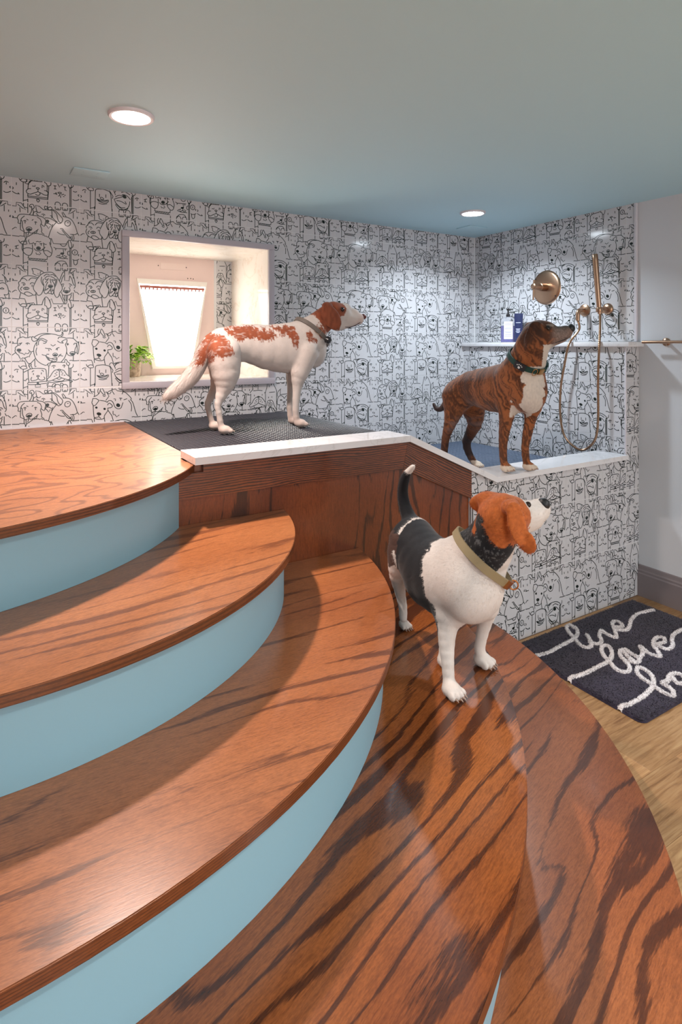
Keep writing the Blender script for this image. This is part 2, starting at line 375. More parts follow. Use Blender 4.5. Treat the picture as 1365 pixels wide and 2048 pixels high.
TILE_ART = {
'A': ((45, 1290, 55, 82, 1165, 1130), """s 150,290 165,260 210,240 250,232 290,248;p 290,248 345,245 365,232 400,238 410,228;s 410,228 435,235 460,255 505,275;s 405,235 400,275 420,305 455,312 500,290;s 155,290 145,330 160,375 190,375 210,350 225,335;s 170,345 190,350 200,340;p 165,375 125,405 105,430 115,440;s 115,440 105,480 120,510 150,545;s 295,350 330,338 360,355;p 322,345 322,368;f 175,465 35,22;p 175,485 175,510;p 185,510 215,520 240,525 270,550 290,515 315,530 345,525 355,500 370,490 340,460;p 340,460 380,495 390,520 370,545 355,590 345,575 310,590 270,610 240,600 205,630 190,600 175,575 170,550 150,545;p 390,500 435,482;s 275,600 300,650 340,700 365,715;p 365,715 465,615;s 365,700 395,720 375,745 345,735 365,700;p 455,640 455,740 465,765 480,750;p 345,740 380,800;p 395,750 410,790;p 240,630 235,655 275,660
s 440,240 520,195 620,172 740,182 830,195 890,212 940,205 955,170 950,150 972,170 965,210 930,238 900,240;s 500,290 560,220 640,192 740,185;s 880,270 900,240 980,245 1030,262;s 480,335 440,420 438,520 480,630 560,700 650,735 690,715;s 490,425 475,490 490,555;s 520,375 525,310 570,285 620,310 670,320;s 490,395 490,330 520,280 580,262 640,280 680,305;s 610,345 640,348 660,330;s 870,310 920,340 975,345;p 975,345 945,320 960,310;s 945,322 1000,290 1045,285 1040,330 1015,370;s 1015,370 1040,450 1030,540 990,620 940,675;p 745,372 785,398 830,372;s 645,432 690,440 730,440 755,465;p 710,455 710,480;s 900,425 860,435 840,460;p 865,440 865,470;o 825,550 45,28;f 825,558 26,14;s 885,590 905,565 965,575;s 900,560 935,540;s 585,545 630,560 670,560;s 650,570 700,600 750,620 800,610 860,600;s 660,580 700,640 760,660 800,670 850,660 860,610;s 770,620 810,640 850,625;s 690,600 720,640;s 670,540 710,540
s 1030,262 1100,258 1170,270 1220,315 1245,330;s 1250,330 1275,400 1265,500 1250,540 1235,520 1240,420 1225,350;s 1225,345 1225,400 1200,450 1195,510 1220,515;s 1040,510 1060,550 1100,570 1150,568 1190,545 1200,500;o 1150,525 50,26;f 1150,540 36,16;s 1045,370 1060,350 1075,375;s 1175,375 1190,350 1215,355;p 1055,365 1055,385;p 1165,570 1165,650
s 335,860 345,810 450,790 560,790 640,800 660,830;p 335,860 340,960 350,1020;p 660,830 670,960 670,1020;p 340,1035 500,1030 670,1015;s 345,1030 330,1050 345,1072 500,1070 640,1055 690,1050 700,1065 670,1080;f 510,1052 16,14;p 465,1075 555,1075 560,1115 465,1120 465,1075;p 430,875 430,900;p 573,865 573,890;s 405,850 420,835 440,832;s 580,822 600,828 610,845;o 512,925 25,12;p 512,935 515,970;s 400,945 385,980 400,1005 440,1000 490,990 515,970 540,990 590,995 630,980 635,960 620,940
p 710,760 705,850 695,940;s 710,760 690,730 700,700 740,690 770,650;s 720,745 740,700 780,675;p 760,685 850,680 1000,688;s 1000,688 1010,640 1030,635 1060,680 1095,700 1090,730 1050,735 1030,690;p 1075,740 1078,920;s 765,755 800,735 830,750;p 800,755 800,785;s 965,745 990,728 1015,750;p 992,745 992,775;s 900,810 830,820 780,860 730,935 675,985 700,1015 780,995 850,965 900,940;p 903,840 905,940;o 900,818 30,14;s 920,815 990,830 1040,900 1105,945 1080,990 1000,975 940,955 905,940;s 850,965 900,985 945,960;s 780,1000 830,1015 950,1015 1000,985;s 690,1035 850,1035 1090,1000;d 855,858 830,882 850,908 815,930 940,850 962,876 955,905 1000,912;s 1085,1010 1110,1005 1150,1015 1130,1035 1100,1040;s 770,1120 775,1085 800,1060 835,1070 800,1110 770,1120;s 930,1085 925,1055 960,1055 975,1085 945,1095;p 690,1100 760,1105;p 260,855 330,820;s 265,995 290,1005 310,975 330,975"""),
'C': ((48, 1290, 40, 125, 1165, 1180), """p 405,125 430,190 420,210 470,240 525,255 505,210 555,230 555,185 585,165 620,200;s 405,125 470,125 540,150 580,170;s 200,340 240,280 320,252 420,260 520,290;s 220,310 270,300 320,340;s 350,335 390,295 450,295 490,310;s 205,345 170,370 180,420 165,470 185,520 210,550 260,575 290,585;s 225,380 260,375 285,400 270,420;p 255,395 255,425;s 375,400 400,375 440,385;p 408,415 408,445;o 305,478 48,22;p 290,465 290,490;p 318,465 318,490;s 235,450 205,480 220,510;s 275,580 280,550 330,540 380,560 420,595 340,615 275,580;s 420,595 450,598 470,590;p 210,550 185,650
s 690,190 600,210 520,280 460,380 430,460 450,520 490,560 500,590 540,600 580,570 610,500 620,450;s 580,275 570,340 595,400 625,440;s 610,310 600,360 620,420;s 690,190 780,200 850,270 910,360 955,450 950,510 910,560 890,620 850,640 820,600 805,560 810,480 850,390 860,320;s 840,310 835,370 810,440;s 620,260 670,225 720,240;s 740,240 790,235 830,270;s 635,300 680,265 725,265;s 640,315 690,320 700,300;s 745,270 800,290 820,320 810,340 780,320;s 650,375 670,345 690,330;s 690,365 660,430 640,520;s 735,310 740,350 750,390;s 760,320 790,370 810,410;o 740,440 42,26;f 740,446 28,16;p 740,465 740,500;s 735,500 700,545 660,575 625,550 620,480;s 740,505 750,540 765,585 795,560 800,500;s 690,560 730,570 765,575;d 680,490 695,480 665,505 765,490 780,510 770,525;p 475,560 480,640 495,760;p 910,590 990,745
p 905,345 930,280 965,200 1000,180;p 1000,180 1000,340 1085,345 1095,270;p 985,250 955,300 940,370;s 1080,190 1130,210 1180,300 1200,400 1200,450 1180,480;s 1100,260 1140,320 1160,390 1185,430;s 945,410 970,400 990,405;p 975,420 975,445;s 1085,400 1115,405 1140,430;p 1105,425 1105,455;s 1005,465 985,510 975,540;s 1085,465 1105,510 1090,540;s 985,525 1030,515 1085,525;s 990,540 1035,565 1090,540;f 1036,545 34,14;s 945,550 960,590 1000,600 1060,600 1100,590 1140,560;p 1000,600 1005,740 1030,755 1045,720 1060,600;p 1035,610 1030,700;s 960,590 970,640 1000,700;s 1130,590 1110,650 1080,680;p 1165,560 1165,690;p 1180,510 1205,555 1225,545 1285,595
p 400,770 330,745 300,800 280,825 330,835 370,800 410,755;p 320,745 440,735 455,765;p 400,770 585,770;s 585,770 610,690 655,630 700,660 745,760 740,820 685,835;p 640,660 635,780;s 345,840 360,790 400,770;s 635,780 670,800 680,860 675,940;p 340,840 335,920;s 385,912 340,920 305,960 325,1000 380,1010 440,985 510,955;s 630,920 680,930 695,970 680,1000 630,1000 570,975 515,955;o 510,895 28,14;p 512,905 515,955;s 470,1005 510,1020 545,1005 550,970;p 415,862 462,865 462,845;s 585,835 610,840 620,860;p 588,850 588,875;s 340,1010 330,1030 335,1055;p 335,1045 690,1050;p 330,1070 690,1075;p 690,1010 690,1075;p 515,1075 515,1090;s 515,1095 490,1090 490,1110 515,1140 540,1110 535,1092 515,1095
p 720,690 755,660 790,750 1030,755;p 725,690 745,760;p 710,840 700,980 690,1080;p 875,780 910,840 925,800 950,810 955,775;p 800,820 845,820;p 822,825 825,870 800,875 845,875;p 985,822 1028,825;p 1005,825 1010,880 1035,885;o 910,938 32,14;p 910,950 912,985 885,995;p 912,985 930,1000 925,1020;d 808,962 835,955 850,968 845,945 950,968 975,955 985,995 1008,970;s 1070,750 1075,800 1110,835 1130,790 1100,690 1080,680"""),
'D': ((45, 1290, 40, 160, 1135, 1225), """s 360,130 375,100 420,95 445,140 430,170 415,175 430,230 420,280;s 360,130 375,145 395,130 400,180 390,230 360,275;s 425,280 440,230 490,215;p 500,240 480,180 470,110 540,130 605,185;p 605,185 760,195;p 490,225 535,240 560,225;p 480,255 515,285;s 690,150 650,125 630,135 640,175 690,160;s 690,155 740,135 770,170 720,190 690,165;s 580,270 610,262 640,280;p 612,280 612,300;s 735,290 750,290 765,300;p 760,310 760,330;s 640,330 720,335 790,370 840,400;f 680,390 30,24;p 640,450 670,470 705,520 730,480 760,495 780,440 760,460;s 640,450 670,425 720,435 750,460
s 205,430 160,425 165,380 145,330 175,280 230,268 340,275 440,290 540,300 600,320 650,370 640,430 625,480 570,440;s 270,300 215,350 205,430;s 500,320 550,350 575,410 560,450;s 205,370 235,400 235,480 265,560;s 255,385 280,375 300,390;p 280,390 282,425;s 450,405 470,400 490,410;p 468,410 468,445;p 310,355 335,370;p 405,375 425,360;o 352,525 52,35;f 352,535 32,16;s 265,560 270,590 300,590 350,580 390,600 440,585 500,545 515,530;p 350,560 350,590;s 500,545 480,595 440,590;p 300,590 300,660;p 345,590 330,640;s 555,460 580,540 575,580 620,620;p 200,440 200,540 260,570;p 265,575 265,650
s 860,400 780,330 765,240 775,185 830,205 900,270 960,340 955,390 930,420 880,430 860,400;s 780,190 850,260 870,340 900,400 940,415;s 970,305 1060,320 1130,360 1180,430 1220,520 1245,600 1290,655;p 980,300 950,235 970,225 1030,310;s 850,405 780,480 730,580 705,665;o 1057,425 55,50;d 1062,412;s 920,520 960,520 1000,570 1080,650 1110,690 1060,670 1000,600 950,540;s 865,580 920,615 1000,630;s 1110,620 1160,630 1180,690 1160,740 1130,710 1110,660;p 1140,650 1150,710;s 1245,600 1200,625 1150,620
p 300,690 290,700 320,660 345,655 380,630 400,625 420,605 445,610 470,600 490,608 510,605 540,620 580,615 600,635 620,635 640,655 660,650 680,668 700,665 730,700;p 300,690 280,720 255,770 235,800;s 235,800 230,880 270,950 340,990 390,970 415,900 410,800;s 240,880 300,855 370,860 415,880;p 350,715 335,740 360,760 350,785 410,780 435,765;s 610,770 620,860 610,910 640,970 700,1015 750,990 770,900 740,820 720,760;s 610,915 680,905 750,950;p 480,750 510,740 530,755 565,745;p 610,780 650,800 665,795;p 440,785 475,780;p 460,785 460,815;p 545,785 585,780;p 568,785 572,815;o 520,865 36,28;f 520,865 20,14;s 445,870 480,905 540,910 590,890 600,875;p 640,845 600,895;p 475,945 490,975 515,965 530,980 565,960 540,935;p 340,1035 675,1065;p 340,1065 670,1100;p 350,1035 370,1070 400,1040 420,1075 450,1045 470,1080 500,1050 520,1085 550,1055 570,1090 600,1060 620,1095 650,1065;p 345,990 335,1035;p 680,1020 675,1065
p 720,700 755,690 790,780 920,790 1030,790 1080,720;p 745,700 745,800 730,800;s 920,795 960,830 1010,825 1040,790;p 800,850 840,870 1040,880;p 835,870 835,895;p 1012,885 1015,910;p 975,890 985,960;f 955,960 30,14;p 968,975 965,1010;s 840,1015 900,1030 965,1015 1000,1040 1060,1055;s 900,1035 960,1050 1020,1045;d 870,995 895,1000 910,985 1000,1000 1030,1010 1025,1030;s 1095,920 1060,930 1060,980 1090,990;s 840,1150 870,1105 940,1090 1010,1105 1040,1150;s 1070,740 1075,820 1120,880 1135,820 1110,740 1080,720"""),
'E': ((100, 1280, 80, 190, 1475, 1555), """p 260,350 380,352 480,375;s 175,400 190,370 230,330 250,295;p 195,430 180,680;p 280,465 280,500;p 478,475 478,505;s 380,525 310,545 260,600 220,680 155,740 190,785 260,760 330,735 380,700;p 385,560 385,700;o 380,535 28,18;s 385,530 450,550 500,610 550,690;s 385,700 440,740 500,770 550,800;s 270,775 300,830 400,845 470,800;p 175,825 540,825;d 340,597 315,630 330,660 295,690 415,597 450,630 435,665 480,690;p 540,430 560,490 555,900
p 555,450 590,330 620,170 640,170 660,300;p 700,260 740,180 770,240 830,380 850,440;p 660,450 800,455;p 845,440 850,960;p 638,570 638,600;p 725,570 725,600;s 675,665 620,680 590,780 550,920 580,960 640,890 680,840;p 680,680 680,840;s 680,665 740,690 790,840 850,960 810,970 740,890 680,840;d 640,730 650,760 630,790 710,740 730,770 720,800 645,820 715,830
s 870,590 870,500 900,440 960,390;p 945,420 940,545;p 940,550 1140,550;s 1130,420 1180,480 1215,580;p 1165,470 1190,600;s 870,670 900,600 960,575 1020,620 1050,670 1090,610 1150,595 1200,640 1220,700;s 870,670 860,760 880,820 930,825;s 1220,700 1235,800 1210,855 1160,850;p 930,825 905,940 940,955 975,945 1000,1010;p 1160,850 1190,920 1140,940;s 940,705 965,685 995,715 940,705;s 1095,725 1125,700 1160,730 1095,725;o 1047,765 32,18;p 1047,785 1047,840;p 1005,870 1047,840 1090,875;p 1220,560 1280,560;p 1245,770 1280,815;p 1240,830 1240,950
s 300,1050 310,960 360,890 400,840;s 400,840 430,900 460,1020;p 390,850 415,900 415,1030;p 460,1020 610,1020;s 610,1020 640,930 680,860 720,920 760,1010 740,1100 700,1115;p 660,880 650,1030;p 370,1060 375,1210;s 370,1080 400,1040 460,1020;s 640,1030 690,1080 690,1200;p 460,1115 462,1150;p 615,1125 615,1155;o 535,1170 28,16;p 540,1190 540,1250;s 415,1200 360,1220 345,1280 390,1320 460,1300 540,1250;s 650,1215 700,1230 715,1290 670,1330 600,1300 540,1250;s 500,1305 540,1340 575,1310;p 370,1360 700,1365;p 375,1400 700,1415;p 380,1320 370,1400;s 540,1430 515,1450 540,1495 570,1450 540,1430
p 765,890 800,1005 960,1010 1030,1010 1070,920;p 725,1120 715,1400;p 835,1115 835,1155;p 1008,1115 1008,1165;o 915,1245 32,16;p 915,1260 920,1305 945,1330 935,1360;d 850,1290 870,1300 850,1310 985,1270 1000,1295 1020,1290;s 1070,930 1060,1020 1080,1090 1115,1110 1130,1040 1100,950 1070,930"""),
'F': ((170, 1175, 555, 282, 2122, 1755), """s 390,750 440,700 470,650;s 475,490 455,560 460,640 480,630 490,560;s 495,560 510,480 535,520 560,600 570,660 540,650 500,580;s 535,680 555,705 580,680;p 575,590 600,580 630,620 650,620 665,570 690,545 720,615;p 620,570 690,500 740,470 760,500;p 770,510 830,510 860,490;p 870,490 850,580;s 870,500 930,550 990,630 1010,680;p 585,800 635,680 600,600;s 610,830 640,795 680,800 710,860 730,940 780,980 830,950 850,870 865,800;f 785,885 28,40;p 715,735 740,730 740,780;p 805,695 850,690;p 825,695 825,745;p 880,720 930,685;s 990,690 1030,760 1060,900 1080,1000 1110,1090;s 960,720 1000,800 1010,900 1005,990;p 700,1060 700,1130 715,1160 725,1130 760,1195 800,1140
s 375,800 365,870 360,920 385,990;p 375,800 430,790 475,830;p 470,840 420,960 385,990;p 490,825 570,825 610,850;s 610,920 640,860 690,920 670,970 620,995;s 615,1000 615,1060 590,1130 560,1210 560,1290;p 380,990 385,1150;s 385,1150 390,1230 400,1300 450,1325 520,1310 555,1270;f 430,1025 14,20;f 563,1030 14,20;f 472,1180 32,30;p 470,1210 470,1260;s 410,1290 440,1280 470,1260 500,1290;p 620,1060 680,1180 705,1310;p 560,1300 575,1410;p 395,1310 400,1400
s 415,1530 430,1470 500,1430 560,1410 640,1420 665,1490;p 665,1490 685,1930;p 415,1530 410,1990;p 480,1570 480,1640;p 583,1530 583,1605;o 520,1665 28,28;s 440,1720 500,1720 570,1690 625,1650 610,1720 540,1770 470,1760 440,1720;s 470,1810 530,1810 600,1760;s 450,1735 520,1745 610,1680
s 710,1330 760,1290 850,1250 950,1240 1030,1290 1020,1350;s 730,1390 745,1345 770,1310;s 730,1340 760,1310 800,1290;s 840,1330 900,1290 980,1320;s 850,1390 880,1370 940,1380 990,1440;s 740,1500 800,1430 860,1420;s 730,1560 790,1500 850,1450;f 890,1420 30,35;s 760,1590 830,1570 920,1600 900,1540;s 720,1570 760,1690 850,1760 930,1710 970,1600 980,1500;s 740,1650 820,1730 900,1700;s 740,1700 800,1790 880,1780 950,1700;s 640,1390 660,1330 700,1330 740,1450;p 650,1410 700,1510 690,1570;p 1010,1370 1015,1800"""),
}
A_QUAD = (45, 1290, 55, 82, 1165, 1130)

def parse_art(txt, quad, out):
    x0, x1, ta, tb, ba, bb = quad
    def mp(x, y):
        s = (x - x0) / (x1 - x0); top = ta + (tb - ta) * s; bot = ba + (bb - ba) * s
        return (s, 1 - (y - top) / (bot - top))
    for item in txt.replace('\n', ';').split(';'):
        item = item.strip()
        if not item: continue
        k = item[0]; pts = [tuple(map(float, q.split(','))) for q in item[1:].split()]
        if k == 's': out.append(('l', spline([mp(*q) for q in pts], 3)))
        elif k == 'p': out.append(('l', [np.array(mp(*q)) for q in pts]))
        elif k in 'of':
            (cx_, cy_), (rx, ry) = pts
            ring = [np.array(mp(cx_ + rx * math.cos(a), cy_ + ry * math.sin(a))) for a in np.linspace(0, 2 * math.pi, 13)]
            out.append(('l', ring))
            if k == 'f': out.append(('f', ring[:-1]))
        else:
            for q in pts:
                a = np.array(mp(*q)); out.append(('l', [a - [0.008, 0], a + [0.008, 0]]))

TP, TJ = 0.30, 0.0018                         # tile pitch, joint

def tile_print(variant, i):
    art = []
    parse_art(COMMON, A_QUAD, art); parse_art(EYES_L[i % len(EYES_L)], A_QUAD, art); parse_art(EYES_R[i % len(EYES_R)], A_QUAD, art)
    parse_art(TILE_ART[variant][1], TILE_ART[variant][0], art)
    V, F = [], []
    W = 0.0060                                   # half stroke, in tile widths
    for kind, P in art:
        n0 = len(V)
        if kind == 'f':
            for p in P: V.append(p)
            F.append(list(range(n0, n0 + len(P))))
            continue
        P = np.array(P)
        if len(P) < 2: continue
        T = np.gradient(P, axis=0); T /= np.maximum(np.linalg.norm(T, axis=1), 1e-9)[:, None]
        N = np.c_[-T[:, 1], T[:, 0]]
        P[0] -= T[0] * W * 0.7; P[-1] += T[-1] * W * 0.7
        for p, q in zip(P, N): V.append(p + q * W); V.append(p - q * W)
        for k in range(len(P) - 1): F.append([n0 + 2 * k, n0 + 2 * k + 1, n0 + 2 * k + 3, n0 + 2 * k + 2])
    return np.array(V), F

PRINTS = [tile_print(v, i) for i, v in enumerate(['A', 'C', 'D', 'E', 'F', 'C', 'A', 'D', 'E', 'F'])]
_tile_cache = {}

def tile_mesh(pi, u0, u1, v0, v1, slope=None):
    """a ceramic tile lying in its own xz plane, front towards -y, cut to the window (u0..u1, v0..v1) of the whole tile"""
    key = (pi, round(u0, 3), round(u1, 3), round(v0, 3), round(v1, 3), slope)
    if key in _tile_cache: return _tile_cache[key]
    j = TJ / TP / 2
    a0, a1, b0, b1 = max(u0, j), min(u1, 1 - j), max(v0, j), min(v1, 1 - j)
    bm = bmesh.new()
    bm_box(bm, (a0 * TP, 0, b0 * TP), (a1 * TP, 0.006, b1 * TP), 0.0007, 1)
    for f in bm.faces: f.material_index = 0
    V, F = PRINTS[pi]
    b2 = bmesh.new()
    vs = [b2.verts.new((p[0] * TP, -0.00025, p[1] * TP)) for p in V]
    for k, f in enumerate(F):
        try: b2.faces.new([vs[q] for q in f]).material_index = 1
        except ValueError: pass
    e = 0.0016
    for co, no in (((a0 * TP + e, 0, 0), (-1, 0, 0)), ((a1 * TP - e, 0, 0), (1, 0, 0)), ((0, 0, b0 * TP + e), (0, 0, -1)), ((0, 0, b1 * TP - e), (0, 0, 1))):
        bmesh.ops.bisect_plane(b2, geom=b2.verts[:] + b2.edges[:] + b2.faces[:], plane_co=co, plane_no=no, clear_outer=True)
    tmp = bpy.data.meshes.new('t'); b2.to_mesh(tmp); b2.free(); bm.from_mesh(tmp); bpy.data.meshes.remove(tmp)
    if slope:                                # cut under a sloping cap: a point and a normal in the tile's plane
        bmesh.ops.bisect_plane(bm, geom=bm.verts[:] + bm.edges[:] + bm.faces[:], plane_co=(slope[0], 0, slope[1]), plane_no=(slope[2], 0, slope[3]), clear_outer=True)
    me = bpy.data.meshes.new('tile'); bm.to_mesh(me); bm.free()
    me.materials.append(M['tile']); me.materials.append(M['ink'])
    _tile_cache[key] = me
    return me

def tile_field(parent, to_world, rotz, u_rng, z_rng, u_off, z_off, seed, holes=(), choose=None, cut=None):
    """tiles along u (metres) and z; to_world(u, z) gives the tile's lower left corner"""
    rnd = random.Random(seed)
    i0, i1 = math.floor((u_rng[0] - u_off) / TP), math.ceil((u_rng[1] - u_off) / TP)
    j0, j1 = math.floor((z_rng[0] - z_off) / TP), math.ceil((z_rng[1] - z_off) / TP)
    last = -1
    for j in range(j0, j1):
        for i in range(i0, i1):
            pi = rnd.randrange(len(PRINTS))
            while pi % 5 == last: pi = rnd.randrange(len(PRINTS))
            last = pi % 5
            if choose and (i, j) in choose: pi = choose[(i, j)]
            U0, Z0 = u_off + i * TP, z_off + j * TP
            rects = [(max(U0, u_rng[0]), min(U0 + TP, u_rng[1]), max(Z0, z_rng[0]), min(Z0 + TP, z_rng[1]))]
            for hx0, hx1, hz0, hz1 in holes:
                nr = []
                for a, b, c, d in rects:
                    if b <= hx0 or a >= hx1 or d <= hz0 or c >= hz1: nr.append((a, b, c, d)); continue
                    if d > hz1: nr.append((a, b, hz1, d))
                    if c < hz0: nr.append((a, b, c, hz0))
                    m0, m1 = max(c, hz0), min(d, hz1)
                    if a < hx0: nr.append((a, hx0, m0, m1))
                    if b > hx1: nr.append((hx1, b, m0, m1))
                rects = nr
            for a, b, c, d in rects:
                if b - a < 0.012 or d - c < 0.012: continue
                me = tile_mesh(pi, (a - U0) / TP, (b - U0) / TP, (c - Z0) / TP, (d - Z0) / TP, None if cut is None else (cut[0] - U0, cut[1] - Z0, cut[2], cut[3]))
                o = link('tile', me, None, parent, loc=to_world(U0, Z0))
                o.rotation_euler = (0, 0, rotz)

# back wall (tiles start in the corner with the shower wall), left out behind the window casing
tile_field(wall_back, lambda u, z: (u, YB - 0.0014, z), 0, (XL + 0.01, XS - 0.012), (0.69, CEIL), 3.130 - 12 * TP, 0.886, 5,
           holes=[(0.640, 1.490, 1.180, 1.990)], choose={(2, 3): 2, (2, 2): 1, (2, 1): 0, (4, 1): 3})
# shower wall above the ledge, faces -x; u runs towards the camera
tile_field(wall_upper, lambda u, z: (XS - 0.0064, YB - u, z), -math.pi / 2, (0.006, YB - YA - 0.02), (1.42, CEIL), 0.006, 0.886, 9)
tile_field(wall_half, lambda u, z: (XH, YB - u, z), -math.pi / 2, (0.006, YB - YA - 0.006), (0.69, 1.39), 0.006, 0.886, 12)
# near end of the half wall and the tub front, both face the camera side
tile_field(wall_half, lambda u, z: (u, YA, z), 0, (XH + 0.004, XS - 0.003), (0.0, 1.39), 2.955, 0.0, 15)
cap_slope = (ZP - ZC) / (XB1 - XB0)
tile_field(wall_tub, lambda u, z: (u, YA, z), 0, (1.868, XB1), (0.0, 0.86), XH - 4 * TP + 0.09, 0.0, 21, choose={(1, 0): 4, (1, 1): 0, (2, 1): 1},
           cut=(XB1, ZC - 0.027, cap_slope, 1.0))
tile_field(wall_tub, lambda u, z: (u, YA, z), 0, (XB1, XH), (0.0, ZC - 0.026), XH - 4 * TP + 0.09, 0.0, 21, choose={(1, 0): 4, (1, 1): 0, (2, 1): 1})
# white edge trims of the tiled walls
put(box('trim_1', (XS - 0.014, YA + 0.006, 1.42), (XS - 0.0005, YA + 0.022, CEIL), M['trimwhite'], bevel=0.002), kind='structure')
put(box('trim_2', (XH - 0.003, YA - 0.002, ZC), (XH + 0.006, YA + 0.008, 1.39), M['trimwhite'], bevel=0.002), kind='structure')
put(box('trim_3', (XL + 0.01, YB - 0.012, 0.998), (0.64, YB - 0.0015, 1.006), M['trimwhite']), kind='structure')
# quartz ledge on the half wall
put(box('trim_4', (XH - 0.022, YA - 0.03, 1.39), (XS - 0.0005, YB - 0.008, 1.418), M['quartz'], bevel=0.003), kind='structure')

# ------------------------------------------------------------------ window well with the pet door
M['casing'] = plain('casing_paint', srgb('#b7b0b8'), 0.4)
win = empty('window_1', (WX0, YB, WZ0), kind='structure')
box('casing_head', (0.630, YB - 0.018, WZ1), (1.500, YB - 0.0005, 2.000), M['casing'], win, 0.003)
box('casing_sill', (0.630, YB - 0.022, 1.170), (1.502, YB - 0.0005, WZ0), M['casing'], win, 0.003)
box('casing_side', (0.630, YB - 0.018, WZ0), (WX0, YB - 0.0005, WZ1), M['casing'], win, 0.003)
box('casing_side', (WX1, YB - 0.018, WZ0), (1.500, YB - 0.0005, WZ1), M['casing'], win, 0.003)
t = NT('niche_stone'); v = t.coords(); n = t.noise(v, 3.0, 5, 0.62, 1.4)
t.base(t.ramp(t.math('ABSOLUTE', t.math('SUBTRACT', n, 0.5)), [(0.0, srgb('#ddd0c2')), (0.012, srgb('#e8dfd6')), (0.06, srgb('#ebe4dc'))])); t.set(t.b, Roughness=0.12); M['niche'] = t.m
box('niche_sill', (WX0 - 0.02, YB + 0.0, WZ0 - 0.02), (WX1 + 0.02, NY, WZ0 + 0.003), M['niche'], win)
box('niche_head', (WX0 - 0.02, YB + 0.0, WZ1), (WX1 + 0.02, NY, WZ1 + 0.02), M['niche'], win)
box('niche_jamb', (WX0 - 0.02, YB + 0.0, WZ0 + 0.003), (WX0, NY, WZ1), M['niche'], win)
box('niche_jamb', (WX1, YB + 0.0, WZ0 + 0.003), (WX1 + 0.02, NY, WZ1), M['niche'], win)
wall_well = box('wall_well', (WX0 - 0.3, NY, WZ0 - 0.3), (WX1 + 0.3, NY + 0.08, WZ1 + 0.3), M['grout'], kind='structure')
tile_field(wall_well, lambda u, z: (u, NY - 0.0014, z), 0, (1.355, WX1), (WZ0 + 0.003, WZ1), 1.235, 1.10, 33)
box('well_panel', (WX0, NY - 0.010, WZ0 + 0.003), (1.335, NY - 0.0005, WZ1), plain('pink_panel', srgb('#e6cfc9'), 0.45), wall_well)
def nz(u, v): return px(u, v, (NY - 0.012) / (FWD[1] + (u - PCX) / FPX * RGT[1]))
door = empty('door_1', (1.0, NY - 0.012, WZ0 + 0.02), kind='structure', label='white framed pet door with bright flap in window niche')
q = [nz(276, 559), nz(411, 569), nz(386, 737), nz(311, 737)]          # outline of the flap frame as four corners
out_ = [(0.735, 1.262), (1.222, 1.262), (1.222, 1.865), (0.735, 1.865)]
tl, tr = nz(277, 560), nz(410, 568); bl, br = nz(314, 735), nz(380, 735)
yf = NY - 0.010
fx0, fx1 = tl[0], tr[0]; fz1 = (tl[2] + tr[2]) / 2; gx0, gx1 = bl[0], br[0]; fz0 = 1.262
M['petframe'] = plain('pet_frame', srgb('#efe9e2'), 0.35)
M['flap'] = plain('daylight_flap', (0.9, 0.92, 0.92), 0.4, emit=((1.0, 0.96, 0.88), 10.0))
bm = bmesh.new()
def ring(pts0, pts1, y0, y1):
    n = len(pts0)
    vv = [[bm.verts.new((p[0], y, p[1])) for p in pp] for pp, y in ((pts0, y0), (pts1, y0), (pts1, y1), (pts0, y1))]
    for a, b in ((0, 1), (1, 2), (2, 3), (3, 0)):
        for k in range(n): bm.faces.new((vv[a][k], vv[a][(k + 1) % n], vv[b][(k + 1) % n], vv[b][k]))
cut = 0.035
outer = [(fx0 - 0.012, fz1 + 0.01), (fx1 + 0.012, fz1 + 0.01), (gx1 + 0.03, fz0 - 0.012), (gx0 - 0.03, fz0 - 0.012)]
inner = [(fx0, fz1 - 0.022), (fx1, fz1 - 0.022), (gx1 + 0.008, fz0 + 0.004), (gx0 - 0.008, fz0 + 0.004)]
ring(outer, inner, yf - 0.014, yf)
bmesh.ops.recalc_face_normals(bm, faces=bm.faces)
bm_obj('door_frame', bm, M['petframe'], door)
bm = bmesh.new(); bm_poly_y(bm, [(fx0 + 0.002, fz1 - 0.024), (fx1 - 0.002, fz1 - 0.024), (gx1 + 0.03, fz0 + 0.05), (gx1 - 0.01, fz0 + 0.005), (gx0 + 0.01, fz0 + 0.005), (gx0 - 0.03, fz0 + 0.05)], yf - 0.006, yf - 0.002)
bm_obj('flap', bm, M['flap'], door)
box('hinge_bar', (fx0 + 0.006, yf - 0.012, fz1 - 0.046), (fx1 - 0.006, yf - 0.0065, fz1 - 0.030), plain('hinge_red', srgb('#b06a5c'), 0.5), door)
tooth = plain('hinge_tooth', srgb('#9a5a50'), 0.5)
for k in range(17):
    xx = fx0 + 0.012 + k * (fx1 - fx0 - 0.032) / 16
    box('hinge_tooth', (xx, yf - 0.0105, fz1 - 0.058), (xx + 0.008, yf - 0.0066, fz1 - 0.045), tooth, door)
for (u, v) in ((317, 531), (373, 535), (376, 557), (382, 557), (387, 558), (286, 586), (342, 588), (395, 590), (297, 655), (385, 656), (343, 720), (373, 719)):
    p = nz(u, v); inside = v > 570
    lathe('screw', [(0.0, 0.002), (0.003, 0.0016), (0.0035, 0)], (p[0], (yf - 0.0062) if inside else yf, p[2]), (0, -1, 0), M['dark'], door, 10)
ob = [nz(321, 525), nz(371, 529), nz(371, 541), nz(321, 538)]
bm = bmesh.new(); vs = [(p[0], p[2]) for p in ob]; bm_poly_y(bm, vs, yf - 0.003, yf + 0.001); bm_obj('slot_cover', bm, plain('slot_cover', srgb('#e9d4cd'), 0.5), door)

